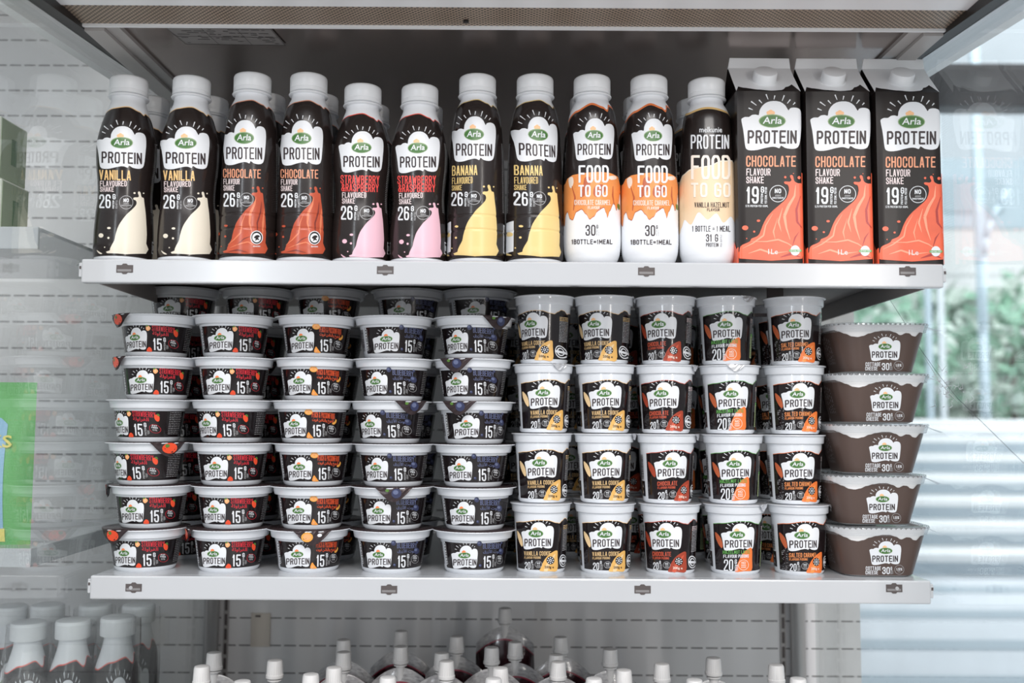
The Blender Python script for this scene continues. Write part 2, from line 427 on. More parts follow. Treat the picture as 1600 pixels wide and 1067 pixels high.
# stroke letters of a condensed sans; box 0..1 x 0..1
ARC = lambda: None
GL = {
 'A': [[(0,0),(.40,1),(.60,1),(1,0)],[(.17,.28),(.83,.28)]],
 'B': [[(0,0),(0,1),(.7,1),(.97,.9),(.97,.65),(.75,.53),(0,.53)],[(.75,.53),(1,.4),(1,.12),(.72,0),(0,0)]],
 'C': [[(1,.70),(1,.86),(.78,1),(.22,1),(0,.86),(0,.14),(.22,0),(.78,0),(1,.14),(1,.30)]],
 'D': [[(0,0),(0,1),(.7,1),(1,.85),(1,.15),(.7,0),(0,0)]],
 'E': [[(1,1),(0,1),(0,0),(1,0)],[(0,.52),(.85,.52)]],
 'F': [[(1,1),(0,1),(0,0)],[(0,.52),(.85,.52)]],
 'G': [[(1,.74),(1,.86),(.78,1),(.22,1),(0,.86),(0,.14),(.22,0),(.78,0),(1,.14),(1,.48),(.58,.48)]],
 'H': [[(0,0),(0,1)],[(1,0),(1,1)],[(0,.52),(1,.52)]],
 'I': [[(.5,0),(.5,1)]],
 'J': [[(1,1),(1,.14),(.78,0),(.22,0),(0,.14),(0,.3)]],
 'K': [[(0,0),(0,1)],[(1,1),(0,.42)],[(.3,.58),(1,0)]],
 'L': [[(0,1),(0,0),(1,0)]],
 'M': [[(0,0),(0,1),(.5,.3),(1,1),(1,0)]],
 'N': [[(0,0),(0,1),(1,0),(1,1)]],
 'O': [[(0,.14),(0,.86),(.22,1),(.78,1),(1,.86),(1,.14),(.78,0),(.22,0),(0,.14)]],
 'P': [[(0,0),(0,1),(.72,1),(1,.87),(1,.6),(.72,.46),(0,.46)]],
 'R': [[(0,0),(0,1),(.72,1),(1,.87),(1,.62),(.72,.5),(0,.5)],[(.6,.5),(1,0)]],
 'S': [[(1,.74),(1,.87),(.78,1),(.22,1),(0,.87),(0,.66),(1,.36),(1,.13),(.78,0),(.22,0),(0,.13),(0,.26)]],
 'T': [[(0,1),(1,1)],[(.5,1),(.5,0)]],
 'U': [[(0,1),(0,.14),(.22,0),(.78,0),(1,.14),(1,1)]],
 'V': [[(0,1),(.5,0),(1,1)]],
 'W': [[(0,1),(.25,0),(.5,.8),(.75,0),(1,1)]],
 'Y': [[(0,1),(.5,.45),(1,1)],[(.5,.45),(.5,0)]],
 'Z': [[(0,1),(1,1),(0,0),(1,0)]],
 '0': [[(0,.14),(0,.86),(.22,1),(.78,1),(1,.86),(1,.14),(.78,0),(.22,0),(0,.14)]],
 '1': [[(.15,.8),(.62,1),(.62,0)]],
 '2': [[(0,.74),(0,.87),(.22,1),(.78,1),(1,.87),(1,.66),(0,.12),(0,0),(1,0)]],
 '3': [[(0,.78),(0,.87),(.22,1),(.78,1),(1,.87),(1,.65),(.75,.53),(.4,.53)],[(.75,.53),(1,.4),(1,.13),(.78,0),(.22,0),(0,.13),(0,.24)]],
 '5': [[(1,1),(.05,1),(0,.52),(.3,.62),(.78,.62),(1,.5),(1,.13),(.78,0),(.22,0),(0,.13),(0,.24)]],
 '6': [[(1,.8),(1,.87),(.78,1),(.22,1),(0,.86),(0,.14),(.22,0),(.78,0),(1,.14),(1,.45),(.78,.57),(.22,.57),(0,.45)]],
 '7': [[(0,1),(1,1),(.35,0)]],
 '9': [[(0,.2),(0,.13),(.22,0),(.78,0),(1,.14),(1,.86),(.78,1),(.22,1),(0,.86),(0,.58),(.22,.45),(.78,.45),(1,.56)]],
 '&': [[(1,.45),(.7,.02),(.25,0),(0,.15),(0,.35),(.75,.72),(.75,.88),(.55,1),(.3,1),(.15,.86),(.2,.7),(1,0)]],
 '=': [[(0,.62),(1,.62)],[(0,.34),(1,.34)]],
 '.': [[(.4,.0),(.5,.03)]],
 '%': [[(.05,.72),(.05,.95),(.35,.95),(.35,.72),(.05,.72)],[(.9,1),(.1,0)],[(.65,.05),(.65,.28),(.95,.28),(.95,.05),(.65,.05)]],
}
ADV = {'I': .22, 'M': 1.25, 'W': 1.4, ' ': .45, '1': .6, '.': .15, '%': 1.3, '&': 1.15}
_FONT = {}
def font_tris(s, bold=0.0):
    key = (s, bold)
    if key not in _FONT:
        c = bpy.data.curves.new('t', 'FONT'); c.body = s; c.size = 1; c.resolution_u = 2; c.offset = bold; c.fill_mode = 'FRONT'
        o = bpy.data.objects.new('t', c); COL.objects.link(o)
        dg = bpy.context.evaluated_depsgraph_get(); me = bpy.data.meshes.new_from_object(o.evaluated_get(dg))
        vs = [(v.co.x, v.co.y) for v in me.vertices]; fs = [tuple(p.vertices) for p in me.polygons]
        bpy.data.objects.remove(o); bpy.data.curves.remove(c); bpy.data.meshes.remove(me)
        x0 = min(v[0] for v in vs); x1 = max(v[0] for v in vs); y0 = min(v[1] for v in vs); y1 = max(v[1] for v in vs)
        _FONT[key] = ([((x - x0) / (x1 - x0), (y - y0) / (y1 - y0)) for x, y in vs], fs)
    return _FONT[key]

CLOUD = [(0,.40),(.01,.355),(.06,.325),(.125,.325),(.17,.285),(.235,.275),(.285,.288),(.295,.20),(.34,.10),(.42,.025),(.52,0),(.63,.015),(.72,.09),(.77,.19),(.795,.15),(.86,.13),(.94,.15),(.985,.21),(1,.30),(1,.42),(.985,.62),(.965,.82),(.935,.93),(.87,.965),(.80,.965),(.72,.945),(.655,.90),(.63,.955),(.57,.93),(.50,.925),(.38,.955),(.27,.99),(.16,1.0),(.09,.975),(.065,.90),(.05,.75),(.03,.58)]
RAYS = [((.115,.145),(.185,.18)),((.155,.01),(.245,.09)),((.285,-.02),(.335,.045)),((.40,-.135),(.435,-.03)),((.545,-.11),(.53,-.03)),((.70,-.115),(.665,0)),((.80,-.03),(.75,.05)),((.88,.03),(.845,.075))]
SPLASH = [(335,1003),(337,950),(340,900),(338,850),(335,800),(332,768),(328,740),(325,710),(322,702),(314,700),(309,688),(307,675),(300,668),(293,672),(294,682),(298,692),(293,700),(275,700),(268,706),(272,713),(281,716),(286,728),(282,743),(262,765),(235,790),(210,822),(192,850),(180,882),(172,912),(168,932),(155,955),(146,975),(144,985),(130,1000)]
DROPS = [(140,865,10,6),(98,905,13,12),(137,918,6,6),(117,968,3.5,3.5),(275,677,6,5),(323,678,4,4)]

class Art:
    def __init__(s, surf, xc, yc, zc, rz, view):
        s.surf = surf; s.polys = []; s.mats = []; s.flat = set()
        Mi = (Matrix.Translation((xc, yc, zc)) @ Matrix.Rotation(rz, 4, 'Z')).inverted()
        s.o = Mi @ CP; s.rot = Mi.to_3x3(); s.vx, s.vy, s.vs = view; s.raw = False
        s.tx = None
    def P(s, p):
        if s.raw: return p
        x, y = p
        if s.tx: x, y = s.tx(x, y)
        return s.surf.inv(s.o, s.rot @ ray(s.vx + x / s.vs, s.vy + y / s.vs))
    def put(s, pts, m, layer):
        if m not in s.mats: s.mats.append(m)
        s.polys.append((pts, s.mats.index(m), layer))
    def poly(s, pts, m, layer, clip=None):
        pts = [s.P(p) for p in pts]; k = .03 if isinstance(s.surf, Lathe) else 1
        for t in tessellate_polygon([[Vector((p[0] * k * 1000, p[1] * 1000, 0)) for p in pts]]):
            s.put([pts[i] for i in t], m, layer); s.flat.add(len(s.polys) - 1)
    def smooth(s, pts, m, layer, n=3):
        out = []; k = len(pts)
        for i in range(k):
            p0, p1, p2, p3 = pts[i - 1], pts[i], pts[(i + 1) % k], pts[(i + 2) % k]
            for j in range(n):
                t = j / n
                out.append(tuple(.5 * (2 * p1[c] + (p2[c] - p0[c]) * t + (2*p0[c]-5*p1[c]+4*p2[c]-p3[c])*t*t + (3*p1[c]-p0[c]-3*p2[c]+p3[c])*t**3) for c in (0, 1)))
        s.poly(out, m, layer)
    def ell(s, cx, cy, rx, ry, m, layer, n=20):
        pts = [(cx + rx * math.cos(2 * PI * i / n), cy + ry * math.sin(2 * PI * i / n)) for i in range(n)]
        s.put([s.P(p) for p in pts], m, layer)
    def ring(s, cx, cy, r, w_, m, layer, n=24):
        for i in range(n):
            a, b = 2 * PI * i / n, 2 * PI * (i + 1) / n
            s.quad([(cx + q * math.cos(t), cy + q * math.sin(t)) for q, t in ((r, a), (r, b), (r - w_, b), (r - w_, a))], m, layer)
    def quad(s, pts, m, layer):
        q = [s.P(p) for p in pts]; s.put(q, m, layer)
    def rect(s, x0, y0, x1, y1, m, layer): s.quad([(x0, y0), (x1, y0), (x1, y1), (x0, y1)], m, layer)
    def stroke(s, pts, w_, m, layer, joint=True):
        h = w_ / 2
        for (x0, y0), (x1, y1) in zip(pts, pts[1:]):
            L = math.hypot(x1 - x0, y1 - y0)
            if L < 1e-9: continue
            ux, uy = (x1 - x0) / L, (y1 - y0) / L; nx, ny = -uy * h, ux * h
            s.quad([(x0 + nx, y0 + ny), (x1 + nx, y1 + ny), (x1 - nx, y1 - ny), (x0 - nx, y0 - ny)], m, layer)
        if joint:
            for (x, y) in pts[1:-1]:
                s.put([s.P((x + h * math.cos(PI / 3 * i + .3), y + h * math.sin(PI / 3 * i + .3))) for i in range(6)], m, layer)
    def taper(s, p, q, w0, w1, m, layer):
        L = math.hypot(q[0]-p[0], q[1]-p[1]); nx, ny = -(q[1]-p[1]) / L / 2, (q[0]-p[0]) / L / 2
        s.quad([(p[0]+nx*w0, p[1]+ny*w0), (q[0]+nx*w1, q[1]+ny*w1), (q[0]-nx*w1, q[1]-ny*w1), (p[0]-nx*w0, p[1]-ny*w0)], m, layer)
    def text(s, t, x0, x1, yt, yb, m, layer, w_=0.15, gap=0.22, rot=False, slope=0.0, joint=True):
        """condensed capitals fitted into the box; rot reads upwards"""
        adv = [ADV.get(c, 1) for c in t]; tot = sum(adv) + gap * (len(t) - 1)
        W, H = (x1 - x0, yb - yt) if not rot else (yb - yt, x1 - x0)
        k = W / tot if tot else 1; th = min(abs(w_ * H), .30 * k)
        x = 0
        for c, a in zip(t, adv):
            cw = a * k
            for line in GL.get(c, []):
                pts = []
                for (gx, gy) in line:
                    ww = max(cw - th, 0.0)
                    X = x + (cw - ww) / 2 + gx * ww; Y = th / 2 + gy * (H - th)
                    if not rot: pts.append((x0 + X, yb - Y + slope * X))
                    else: pts.append((x1 - Y, yb - X))
                if c not in 'OI0D' and len(pts) > 1:       # square ends
                    for e, f in ((0, 1), (-1, -2)):
                        dx, dy = pts[e][0] - pts[f][0], pts[e][1] - pts[f][1]; L = math.hypot(dx, dy) or 1
                        pts[e] = (pts[e][0] + dx / L * th * .48, pts[e][1] + dy / L * th * .48)
                elif c == 'I': pts = [(pts[0][0], pts[0][1] + (0 if rot else th * .48)), (pts[1][0], pts[1][1] - (0 if rot else th * .48))]
                s.stroke(pts, th, m, layer, joint)
            x += cw + gap * k
    def font(s, t, x0, x1, yt, yb, m, layer, bold=0.0, shear=0.0):
        vs, fs = font_tris(t, bold); H = yb - yt
        q = [s.P((x0 + (x1 - x0) * x + shear * H * (y - .5), yb - H * y)) for x, y in vs]
        for f in fs: s.put([q[i] for i in f], m, layer)
    def micro(s, x0, x1, y0, y1, step, th, m, layer, vert=False, fill=.9):
        y = y0
        while y < y1:
            x = x0 + random.uniform(0, .02) * (x1 - x0); e = x0 + (x1 - x0) * random.uniform(.75, 1) * fill
            while x < e:
                L = (x1 - x0) * random.uniform(.06, .2); xe = min(x + L, e)
                if not vert: s.rect(x, y, xe, y + th, m, layer)
                else: s.rect(y, x, y + th, xe, m, layer)
                x = xe + (x1 - x0) * .025
            y += step
    def cloud(s, x0, y0, x1, y1, layer=2, flower='flower_orange', ptext=None, ell=None, pm='print_black', rays=True, slope=0.0):
        W, H = x1 - x0, y1 - y0
        T = lambda p: (x0 + p[0] * W, y0 + p[1] * H + slope * p[0] * W)
        s.smooth([T(p) for p in CLOUD], 'print_white', layer, 2)
        if rays:
            for p, q in RAYS: s.taper(T(p), T(q), .022 * W, .010 * W, 'print_white', layer)
        cx, cy, rx, ry = ell or (x0 + .51 * W, y0 + .405 * H, .225 * W, .132 * H)
        for k in range(5):
            a = -PI / 2 + 2 * PI * k / 5; s.ell(cx - .12 * rx + .16 * rx * math.cos(a), cy - 1.12 * ry + .26 * ry * math.sin(a), .17 * rx, .30 * ry, flower, layer + 1, 8)
        s.ell(cx, cy, rx, ry, 'logo_rim', layer + 2); s.ell(cx, cy + ry * .03, rx * .93, ry * .88, 'logo_green', layer + 3)
        s.font('Arla', cx - .68 * rx, cx + .72 * rx, cy - .58 * ry, cy + .45 * ry, 'print_white', layer + 4, .012, .12)
        tx0, ty0, tx1, ty1 = ptext or (x0 + .105 * W, y0 + .60 * H, x0 + .915 * W, y0 + .865 * H)
        s.text('PROTEIN', tx0, tx1, ty0 + slope * W * .1, ty1 + slope * W * .1, pm, layer + 1, .165, slope=slope)
    def build(s, name, parent):
        A, Z = s.surf.da, s.surf.dz
        vs, ns, fs, fm, idx = [], [], [], [], {}
        def clip(poly, ax, lo, hi):
            for sgn, lim in ((1, lo), (-1, hi)):
                out = []
                for i in range(len(poly)):
                    p, q = poly[i - 1], poly[i]; dp, dq = sgn * (p[ax] - lim), sgn * (q[ax] - lim)
                    if (dp >= 0) != (dq >= 0):
                        t = dp / (dp - dq); out.append((p[0] + (q[0] - p[0]) * t, p[1] + (q[1] - p[1]) * t))
                    if dq >= 0: out.append(q)
                poly = out
                if len(poly) < 3: return []
            return poly
        for pi_, (pts, mi, layer) in enumerate(s.polys):
            ar = sum(pts[i-1][0] * pts[i][1] - pts[i][0] * pts[i-1][1] for i in range(len(pts)))
            if abs(ar) < 1e-12: continue
            if ar < 0: pts = pts[::-1]
            work = [pts]
            for ax, st in ((0, A), (1, Z)):
                nw = []
                for p in work:
                    lo = math.floor(min(q[ax] for q in p) / st + 1e-6); hi = math.ceil(max(q[ax] for q in p) / st - 1e-6)
                    if hi - lo <= 1: nw.append(p)
                    else:
                        for k in range(lo, hi):
                            c = clip(p, ax, k * st, (k + 1) * st)
                            if c: nw.append(c)
                work = nw
            jit = 0 if s.mats[mi] in ('label_black', 'tub_black', 'cottage_brown') or pi_ in s.flat else pi_ % 40 + 1
            off = 0.00022 + layer * 0.00011 + jit * 2.2e-6      # overlapping strokes never share a plane
            for p in work:
                f = []
                for q in p:
                    key = (round(q[0], 6), round(q[1], 6), layer, jit)
                    if key not in idx:
                        idx[key] = len(vs); vs.append(s.surf.pt(q[0], q[1], off)); ns.append(s.surf.nrm(q[0], q[1]))
                    i = idx[key]
                    if i not in f: f.append(i)
                if len(f) > 2: fs.append(tuple(f)); fm.append(mi)
        return mesh_obj(name, vs, fs, s.mats, fm, parent, True, ns)
    # printed base: from z0 up to a wavy edge top(a)
    def sleeve(s, z0, top, m, layer, a0=-PI, a1=PI, n=120):
        s.raw = True
        for i in range(n):
            a, b = a0 + (a1 - a0) * i / n, a0 + (a1 - a0) * (i + 1) / n
            s.put([(a, z0), (b, z0), (b, top(b)), (a, top(a))], m, layer); s.flat.add(len(s.polys) - 1)
        s.raw = False
def interp(tab):
    def f(x):
        if x <= tab[0][0]: return tab[0][1]
        for (x0, y0), (x1, y1) in zip(tab, tab[1:]):
            if x <= x1:
                t = (x - x0) / (x1 - x0); t = t * t * (3 - 2 * t); return y0 + (y1 - y0) * t
        return tab[-1][1]
    return f
def facing(x, y): return math.atan2(-x, y - YC)

# ------------------------------------------------------------------ heights of the fixture
ZT = ZC + 0.1750      # top shelf, upper surface
ZL = ZC - 0.1792      # lower shelf, upper surface
ZB = ZC - 0.4950      # bottom shelf, upper surface
YL = 0.0560           # front edge of the lower shelf
YW = 0.5740           # back wall
XG = 0.4920           # side glass

# ------------------------------------------------------------------ the refrigerator: structure
def build_fixture():
    b = MB(); b.box(-2.2, 0.575, YW, YW + .02, .622, 2.35, 'back_panel'); o = b.build('wall_back'); tag(o, kind='structure')
    b = MB(); b.box(-2.5, 2.6, -4.5, 0.9, -.03, 0, 'floor_tile'); o = b.build('floor'); tag(o, kind='structure')
    # upright posts in front of the back wall, with their slotted face
    for k, x in enumerate((-0.487, 0.468)):
        p = MB(); p.tube((x, YW - .014, .622), (x, YW - .014, 1.70), .0125, .0125, 'steel', 20)
        o = p.build('upright_post', smooth=True)
        tag(o, ['round grey steel upright post at the left rear corner below the shelves',
                'round grey steel upright post at the right rear corner below the shelves'][k], 'post')
        q = MB(); xs = x + (.021 if k == 0 else -.021)
        q.box(xs - .004, xs + .004, YW - .004, YW - .001, .622, 1.7, 'trim_grey')
        z = .63
        while z < 1.68:
            q.box(xs - .0022, xs + .0022, YW - .0045, YW - .0038, z, z + .018, 'slot_dark'); z += .0235
        q.build('slot_strip', o)
    # side glass, with its scratches on the right pane
    for k, sx_ in enumerate((-1, 1)):
        g = MB(); x0, x1 = sorted((sx_ * XG, sx_ * (XG + .004)))
        g.box(x0, x1, -.17, YW - .03, .623, 1.725, 'pane_glass')
        o = g.build('window_%d' % (k + 1)); tag(o, kind='structure')
        if k:
            c = MB(); rnd = random.Random(3)
            X = XG - .0006
            def gp(px, py):
                d = ray(px, py); t = (X - CP.x) / d.x; return CP + d * t
            def line(pts, w_, m):
                for p, q in zip(pts, pts[1:]):
                    P, Q = gp(*p), gp(*q); n = (Q - P).normalized(); e = Vector((0, -n.z, n.y)) * w_
                    c.add([P - e, Q - e, Q + e, P + e], [(0, 1, 2, 3)], m)
            line([(1389, 466), (1412, 502), (1440, 548), (1470, 590), (1496, 622), (1540, 665), (1600, 724)], .00035, 'crack_line')
            line([(1446, 560), (1470, 600), (1497, 628)], .0004, 'scratch')
            for _ in range(34):
                px, py = rnd.gauss(1484, 17), rnd.gauss(607, 17); a = rnd.uniform(0, PI); L = rnd.uniform(3, 9)
                line([(px, py), (px + L * math.cos(a), py + L * math.sin(a)), (px + L * math.cos(a + .8), py + L * 1.5 * math.sin(a + .8))], .0004, 'scratch')
            cr = c.build('crack', o)
    # canopy: white front beam, perforated air grille, glossy inner ceiling
    zc = ZC + .430
    b = MB(); b.box(-.60, .60, -.135, -.079, zc, zc + .16, 'canopy_white'); r = b.build('canopy_beam', bevel=.002)
    tag(r, 'white canopy beam across the top with a tan perforated air grille', 'beam')
    g = MB(); g.box(-.474, .4965, -.079, -.030, zc + .001, zc + .012, 'grille_mesh')
    go = g.build('air_grille', r); go['label'] = 'tan perforated metal grille'
    l = MB(); l.box(-.474, .480, -.030, -.026, zc - .002, zc + .012, 'canopy_white'); l.build('grille_lip', r)
    sc = MB(); sc.tube((-.052, -.045, zc + .001), (-.052, -.045, zc - .0015), .003, .003, 'rail_dark', 10); sc.build('screw', r)
    c = MB(); CE = interp([(-.026, .004), (YW, .010)])
    ys = [-.026 + .01 * k for k in range(16)] + [.2, .3, .4, .5, YW]
    v = [(x, y, zc + CE(y) + t) for t in (0, .004) for y in ys for x in (-.476, .476)]; n = len(ys)
    c.add(v, [(2*k, 2*k+1, 2*k+3, 2*k+2) for k in range(n - 1)] + [(2*n+2*k, 2*n+2*k+2, 2*n+2*k+3, 2*n+2*k+1) for k in range(n - 1)], 'ceiling_metal')
    o = c.build('ceiling', smooth=True); tag(o, kind='structure')
    # rating plate glued to the ceiling
    pl = MB(); z1 = zc + .004
    q = [at_z(x, y, z1) for x, y in ((258, 40), (424, 43), (447, 69), (291, 67))]
    q = [Vector((p.x, p.y, zc + CE(p.y) - .0012)) for p in q]
    pl.prism(q, (0, 0, -.0006), 'plate_grey')
    po = pl.build('rating_plate'); tag(po, 'grey rating plate with small print stuck under the canopy ceiling', 'plate')
    ink = MB(); rnd = random.Random(5)
    def bil(u, v): return (q[0] * (1 - u) + q[1] * u) * (1 - v) + (q[3] * (1 - u) + q[2] * u) * v - Vector((0, 0, .0008))
    for row in range(9):
        v = .06 + row * .1; u = .04
        while u < .93:
            e = min(u + rnd.uniform(.03, .12), .95)
            if rnd.random() < .6: ink.add([bil(u, v), bil(e, v), bil(e, v + .035), bil(u, v + .035)], [(0, 1, 2, 3)], 'plate_ink')
            u = e + .02
    for u in (.0, .33, .66, .99): ink.add([bil(u, 0), bil(u + .006, 0), bil(u + .006, 1), bil(u, 1)], [(0, 1, 2, 3)], 'plate_ink')
    for v in (.0, .5, .97): ink.add([bil(0, v), bil(1, v), bil(1, v + .02), bil(0, v + .02)], [(0, 1, 2, 3)], 'plate_ink')
    ink.build('print', po)
    # sloping rails along both sides above the glass
    for k, s_ in enumerate((-1, 1)):
        def rail(m, xa, xb, dz0, dz1, mt, y0=-.30):
            xa, xb = s_ * xa, s_ * xb
            zf = lambda y: ZC + .417 + (y + .1284) * .0846
            y1 = YW - .03
            m.prism([(xa, y0, zf(y0) + dz0), (xb, y0, zf(y0) + dz0), (xb, y1, zf(y1) + dz0), (xa, y1, zf(y1) + dz0)], (0, 0, dz1 - dz0), mt)
        m = MB(); rail(m, .489, .500, 0, .02, 'rail_alu'); rail(m, .500, .503, .006, .02, 'rail_dark'); rail(m, .503, .522, .002, .02, 'rail_alu'); rail(m, .522, .545, .008, .02, 'canopy_white')
        o = m.build('glass_rail'); tag(o, ['aluminium rail above the left glass pane, running back under the canopy', 'aluminium rail above the right glass pane, running back under the canopy'][k], 'rail')
        m = MB(); rail(m, .474, .489, .0005, .02, 'rail_dark'); m.build('seal', o)['label'] = 'black rubber seal'
        m = MB()
        for xa, xb, dz in ((.452, .474, -.005), (.436, .4515, -.001)):
            xa, xb = s_ * xa, s_ * xb
            m.prism([(xa, -.024, zc + dz), (xb, -.024, zc + dz), (xb, YW - .03, zc + dz + .006), (xa, YW - .03, zc + dz + .006)], (0, 0, .006), 'trim_grey')
        m.build('side_trim', o)
    # shelves
    for nm, z, yf, yb, hw, lab, slots in (
        ('shelf', ZT, 0.0, .42, .4775, 'white upper steel shelf carrying the shake bottles and cartons', ((195, 420), (602, 422), (1010, 424), (1418, 424))),
        ('shelf', ZL, YL, .50, .4775, 'white lower steel shelf carrying the yogurt and pudding stacks', ((209, 918), (608, 921), (1004, 921), (1397, 919)))):
        b = MB(); b.box(-hw, hw, yf, yf + .012, z - .0265, z, 'shelf_white')
        sh = b.build('shelf', bevel=.0018); tag(sh, lab, 'shelf')
        b = MB(); b.box(-hw + .003, hw - .003, yf + .012, yb, z - .003, z, 'shelf_white'); b.build('shelf_plate', sh)
        for s_ in (-1, 1):
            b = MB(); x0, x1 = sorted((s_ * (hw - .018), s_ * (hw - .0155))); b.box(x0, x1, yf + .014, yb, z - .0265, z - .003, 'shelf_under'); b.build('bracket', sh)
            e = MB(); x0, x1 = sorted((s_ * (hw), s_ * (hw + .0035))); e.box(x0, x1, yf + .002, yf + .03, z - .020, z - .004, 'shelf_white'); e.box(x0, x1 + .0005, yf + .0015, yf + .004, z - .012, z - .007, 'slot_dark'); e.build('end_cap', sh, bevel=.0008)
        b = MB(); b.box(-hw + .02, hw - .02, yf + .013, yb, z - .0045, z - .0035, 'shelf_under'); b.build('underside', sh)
        for i, (px, py) in enumerate(slots):
            c = at_y(px, py, yf); m = MB()
            pts = [(-.0092, -.0042), (-.0035, -.0042), (-.0018, -.0058), (.0018, -.0058), (.0035, -.0042), (.0092, -.0042), (.0092, .0042), (.0035, .0042), (.0018, .0058), (-.0018, .0058), (-.0035, .0042), (-.0092, .0042)]
            m.prism([(c.x + x, yf - .0001, c.z + zz) for x, zz in pts], (0, -.0004, 0), 'slot_dark')
            m.prism([(c.x - .0080, yf - .0007, c.z - .003), (c.x + .0075, yf - .0007, c.z - .003), (c.x + .0075, yf - .0007, c.z - .0005), (c.x - .008, yf - .0007, c.z - .0005)], (0, .0004, 0), 'slot_grey')
            if nm and z == ZL and i in (0, 3):
                dx = -.003 if i == 0 else .003
                m.tube((c.x + dx, yf - .0004, c.z), (c.x + dx, yf - .0014, c.z), .0021, .0021, 'print_grey', 12)
            m.build('clip_slot', sh)
    # hook under the right end of the top shelf
    h = MB(); h.box(.318, .338, .14, .143, ZT - .045, ZT - .005, 'slot_dark'); h.box(.300, .338, .14, .143, ZT - .045, ZT - .041, 'slot_dark')
    ho = h.build('hook'); ho.parent = [c for c in COL.objects if c.name == 'shelf'][0]
    # bottom shelf and base
    b = MB(); b.box(-.4775, .4775, .02, .55, ZB - .025, ZB, 'shelf_white'); sh = b.build('shelf', bevel=.0018)
    tag(sh, 'white bottom steel shelf under the spouted pouches', 'shelf')
    b = MB(); b.box(-2.2, .60, .0, YW, .0, .62, 'canopy_white'); o = b.build('cabinet_base', bevel=.004)
    tag(o, 'white base of the refrigerated cabinet below the shelves', 'cabinet')
    # neighbouring bay on the left
    b = MB(); b.box(-2.2, -.60, -.10, YW - .001, 1.96, 1.99, 'canopy_white'); o = b.build('shade_panel')  # unseen panel added overhead to shade this bay's back wall
    tag(o, 'unseen white panel added to shade the neighbouring bay at far left', 'panel')
    b = MB(); zN = ZC + .202; b.box(-1.6, -.505, -.04, .33, zN - .004, zN, 'shelf_white'); b.box(-1.6, -.505, -.045, -.04, zN - .024, zN, 'shelf_white')
    o = b.build('shelf', bevel=.001); tag(o, 'upper shelf of the neighbouring bay at far left, behind the glass', 'shelf')
    b = MB(); zN2 = ZC - .153; b.box(-1.6, -.56, .085, .42, zN2 - .022, zN2, 'shelf_white')
    o = b.build('shelf', bevel=.001); tag(o, 'middle shelf of the neighbouring bay under the green snack pouch', 'shelf')
    b = MB(); b.box(-1.6, -.50, .10, .50, ZB - .02, ZB - .001, 'shelf_white')
    o = b.build('shelf', bevel=.001); tag(o, 'lowest shelf of the neighbouring bay under the wrapped small bottles', 'shelf')
build_fixture()

# ------------------------------------------------------------------ shake bottles
def cap_and_neck(root, z0, zs, capr=.0215, neck=.0190, H=.0215, body='bottle_white'):
    """neck ring and screw cap above height z0"""
    o = lathe_mesh('neck_ring', [(neck, z0 - .003), (neck, z0 + .001), (.0222, z0 + .0018), (.0227, z0 + .0027), (.0222, z0 + .0036), (neck, z0 + .0044), (neck, z0 + .008)], body, 56, root)
    z = z0 + .0045
    prof = [(capr - .0008, z), (capr, z + .0006), (capr, z + .0045), (capr - .0005, z + .0050), (capr, z + .0056), (capr, z + H - .0035), (capr - .0008, z + H - .0014), (capr - .0026, z + H - .0003), (capr - .006, z + H)]
    lathe_mesh('cap', prof, 'cap_white', 64, root)

PROF_A = [(0, .0255), (.003, .0300), (.010, .0317), (.03, .0322), (.05, .0313), (.0758, .0294), (.09, .0300), (.11, .0320), (.129, .0327), (.142, .0312), (.156, .0280), (.173, .0224), (.181, .0196), (.1855, .0190)]
PROF_B = [(0, .0265), (.004, .0310), (.02, .0328), (.05, .0328), (.070, .0322), (.10, .0316), (.13, .0308), (.15, .0294), (.17, .0274), (.181, .0252), (.190, .0216), (.194, .0198), (.198, .0190)]
PROF_C = [(0, .020), (.004, .0262), (.012, .0305), (.022, .0322), (.05, .0325), (.09, .0322), (.12, .0312), (.145, .0298), (.165, .0282), (.180, .0262), (.190, .0222), (.194, .0198), (.198, .0190)]

YB = 0.046        # axis of the front bottles behind the shelf edge

def base_feet(root, r):
    """petal foot of a plastic bottle"""
    m = MB()
    for k in range(5):
        a = 2 * PI * k / 5 + .3
        m.tube((r * .62 * math.sin(a), -r * .62 * math.cos(a), 0), (r * .60 * math.sin(a), -r * .60 * math.cos(a), .006), r * .30, r * .36, 'bottle_white', 12)
    return m.build('foot', root, smooth=True)

